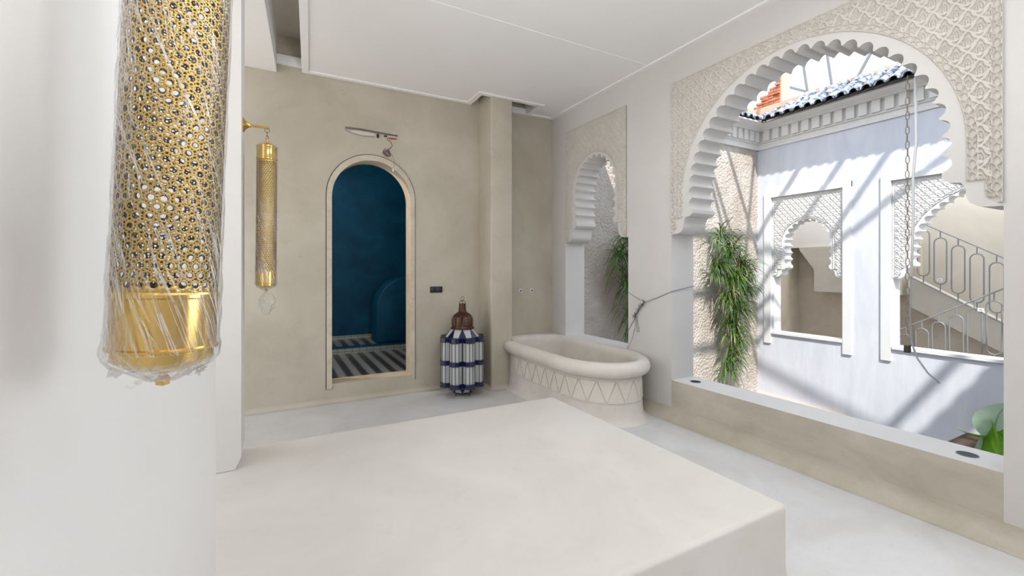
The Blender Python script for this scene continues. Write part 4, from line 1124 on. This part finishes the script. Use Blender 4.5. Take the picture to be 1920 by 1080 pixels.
grassy('hanging_plant',(4.22,YS,.8),[(.12,-.18,.98,2.4),(-.02,-.16,.78,2),(.25,-.2,.68,2.2),(.42,-.2,.9,1.6),(.06,-.2,.40,2),(.28,-.2,.25,2.4),(.45,-.2,.5,2),(.22,-.18,-.05,2),(.4,-.18,-.15,1.4)],800,8,'narrow-leaved plant drooping over the rough wall, seen through the small arch',.35,.62,.03)
# planter and banana
structure(B().box(5.2,XF,.0,2.15,-2.8,-.66).make('trim_planter','facade'))
bpy.data.objects['trim_planter'].name='wall_planter'
structure(B().box(5.25,XF-.001,.02,2.14,-.68,-.645).make('floor_soil','soil'),'dark planting bed at the foot of the courtyard wall')
def bigleaf(parent,base,tip,bend,width,mat,name,roll=0,n=12):
    base=Vector(base);tip=Vector(tip); vs=[];k=8
    ax_=(tip-base); side=ax_.cross(Vector((0,0,1))).normalized(); side=Matrix.Rotation(roll,3,ax_.normalized())@side
    nrm=side.cross(ax_).normalized()
    for i in range(n+1):
        t=i/n; p=base+ax_*t+nrm*math.sin(t*PI)*bend; w_=width*math.sin(min(1,t*1.0+.02)*PI)**.55+.004
        if i==n: w_=.004
        for j in range(-k//2,k//2+1):
            u=j/(k/2); vs.append(p+side*w_*u+nrm*(abs(u)*w_*.30+.004*math.sin(t*70+u*3)))
    m=k+1; fs=[(i*m+j,i*m+j+1,(i+1)*m+j+1,(i+1)*m+j) for i in range(n) for j in range(k)]
    b_=B(); b_.v=[tuple(v) for v in vs]; b_.f=fs
    lf=b_.make(name,mat,parent,smooth=True,fix=False)
    B().tube([tuple(base+ax_*t/8+nrm*(math.sin(t/8*PI)*bend-.003)) for t in range(9)],[.007-.0006*t for t in range(9)],6).make('midrib',mat,lf,smooth=True)
    return lf
bn_=empty('banana_plant',(6.20,1.57,-.64))
B().tube([(0,0,-.01),(.01,0,.15),(.0,-.02,.35)],[.05,.04,.03],10).make('trunk','stem',bn_,smooth=True)
bigleaf(bn_,(.0,-.02,.36),(-.15,-.16,.80),.05,.17,'banana_pale','leaf',.3)
bigleaf(bn_,(.0,.02,.56),(-.45,-.10,.02),-.06,.16,'banana','leaf',1.2)
bigleaf(bn_,(.0,-.05,.46),(-.50,-.42,.28),-.05,.14,'banana','leaf',.6)
bigleaf(bn_,(-.05,.05,.38),(-.30,.16,-.05),-.04,.10,'banana_pale','leaf',1.0)
bigleaf(bn_,(.0,-.05,.40),(-.1,.22,.42),-.03,.035,'banana','leaf',.2)
bigleaf(bn_,(.0,-.1,.30),(.2,-.6,.5),.08,.15,'banana','leaf',.3)
tag(bn_,'banana plant with broad bright green leaves at the right of the ledge','plant')

# ================================================================== LIGHT AND CAMERA
sd=bpy.data.lights.new('sun','SUN'); sd.energy=2.9; sd.angle=math.radians(.9); sd.color=(1,.97,.92)
so=bpy.data.objects.new('sun',sd); COL.objects.link(so); so.rotation_euler=Vector((.48,.644,-1)).to_track_quat('-Z','Y').to_euler()
pd=bpy.data.lights.new('blue_room_lamp','POINT'); pd.energy=42; pd.color=(1,.86,.68); pd.shadow_soft_size=.06
po=bpy.data.objects.new('blue_room_lamp',pd); COL.objects.link(po); po.location=(-.35,5.55,2.9)
al=bpy.data.lights.new('third_arch_fill','AREA'); al.shape='RECTANGLE'; al.size=1.05; al.size_y=2.0; al.energy=19; al.color=(.93,.96,1)  # area light added in the third arch to lift the near wall
ao=bpy.data.objects.new('third_arch_fill',al); COL.objects.link(ao); ao.location=(3.26,-.35,1.45); ao.rotation_euler=Vector((-1,.12,0)).to_track_quat('-Z','Z').to_euler()
cl_=bpy.data.lights.new('ceiling_fill','AREA'); cl_.shape='DISK'; cl_.size=1.2; cl_.energy=11; cl_.color=(.94,.97,1); cl_.spread=math.radians(175)  # invented overhead fill, no such fitting in the room
co_=bpy.data.objects.new('ceiling_fill',cl_); COL.objects.link(co_); co_.location=(1.75,1.75,3.30)
ul=bpy.data.lights.new('bounce_fill','AREA'); ul.shape='DISK'; ul.size=.6; ul.energy=30; ul.color=(.95,.97,1)  # added fill behind the camera, bounced off the ceiling
uo=bpy.data.objects.new('bounce_fill',ul); COL.objects.link(uo); uo.location=(.75,-.45,1.8); uo.rotation_euler=Vector((.0,.35,1)).to_track_quat('-Z','Y').to_euler()
W=bpy.data.worlds.new('world'); S.world=W; W.use_nodes=True; nt=W.node_tree; bg=nt.nodes['Background']
tc=N(nt,'ShaderNodeTexCoord'); sp=N(nt,'ShaderNodeSeparateXYZ'); nt.links.new(tc.outputs['Generated'],sp.inputs[0])
rp_=N(nt,'ShaderNodeValToRGB'); e=rp_.color_ramp.elements; e[0].position=.0; e[0].color=(.82,.80,.77,1); e[1].position=.9; e[1].color=(.72,.84,1.0,1)
e2=rp_.color_ramp.elements.new(.12); e2.color=(.90,.94,1,1)
nt.links.new(sp.outputs[2],rp_.inputs[0]); nt.links.new(rp_.outputs[0],bg.inputs[0]); bg.inputs[1].default_value=1.15
cam=bpy.data.cameras.new('camera'); co=bpy.data.objects.new('camera',cam); COL.objects.link(co); S.camera=co
cam.sensor_width=36; cam.lens=826/1920*36; cam.shift_y=-(540-504)/1920; cam.clip_start=.02; cam.clip_end=200
co.location=(0,0,1.4); co.rotation_euler=(PI/2,0,-math.atan((960-514)/826))
S.view_settings.view_transform='Standard'; S.view_settings.look='None'; S.view_settings.exposure=1.1; S.view_settings.gamma=1
S.view_settings.use_curve_mapping=False
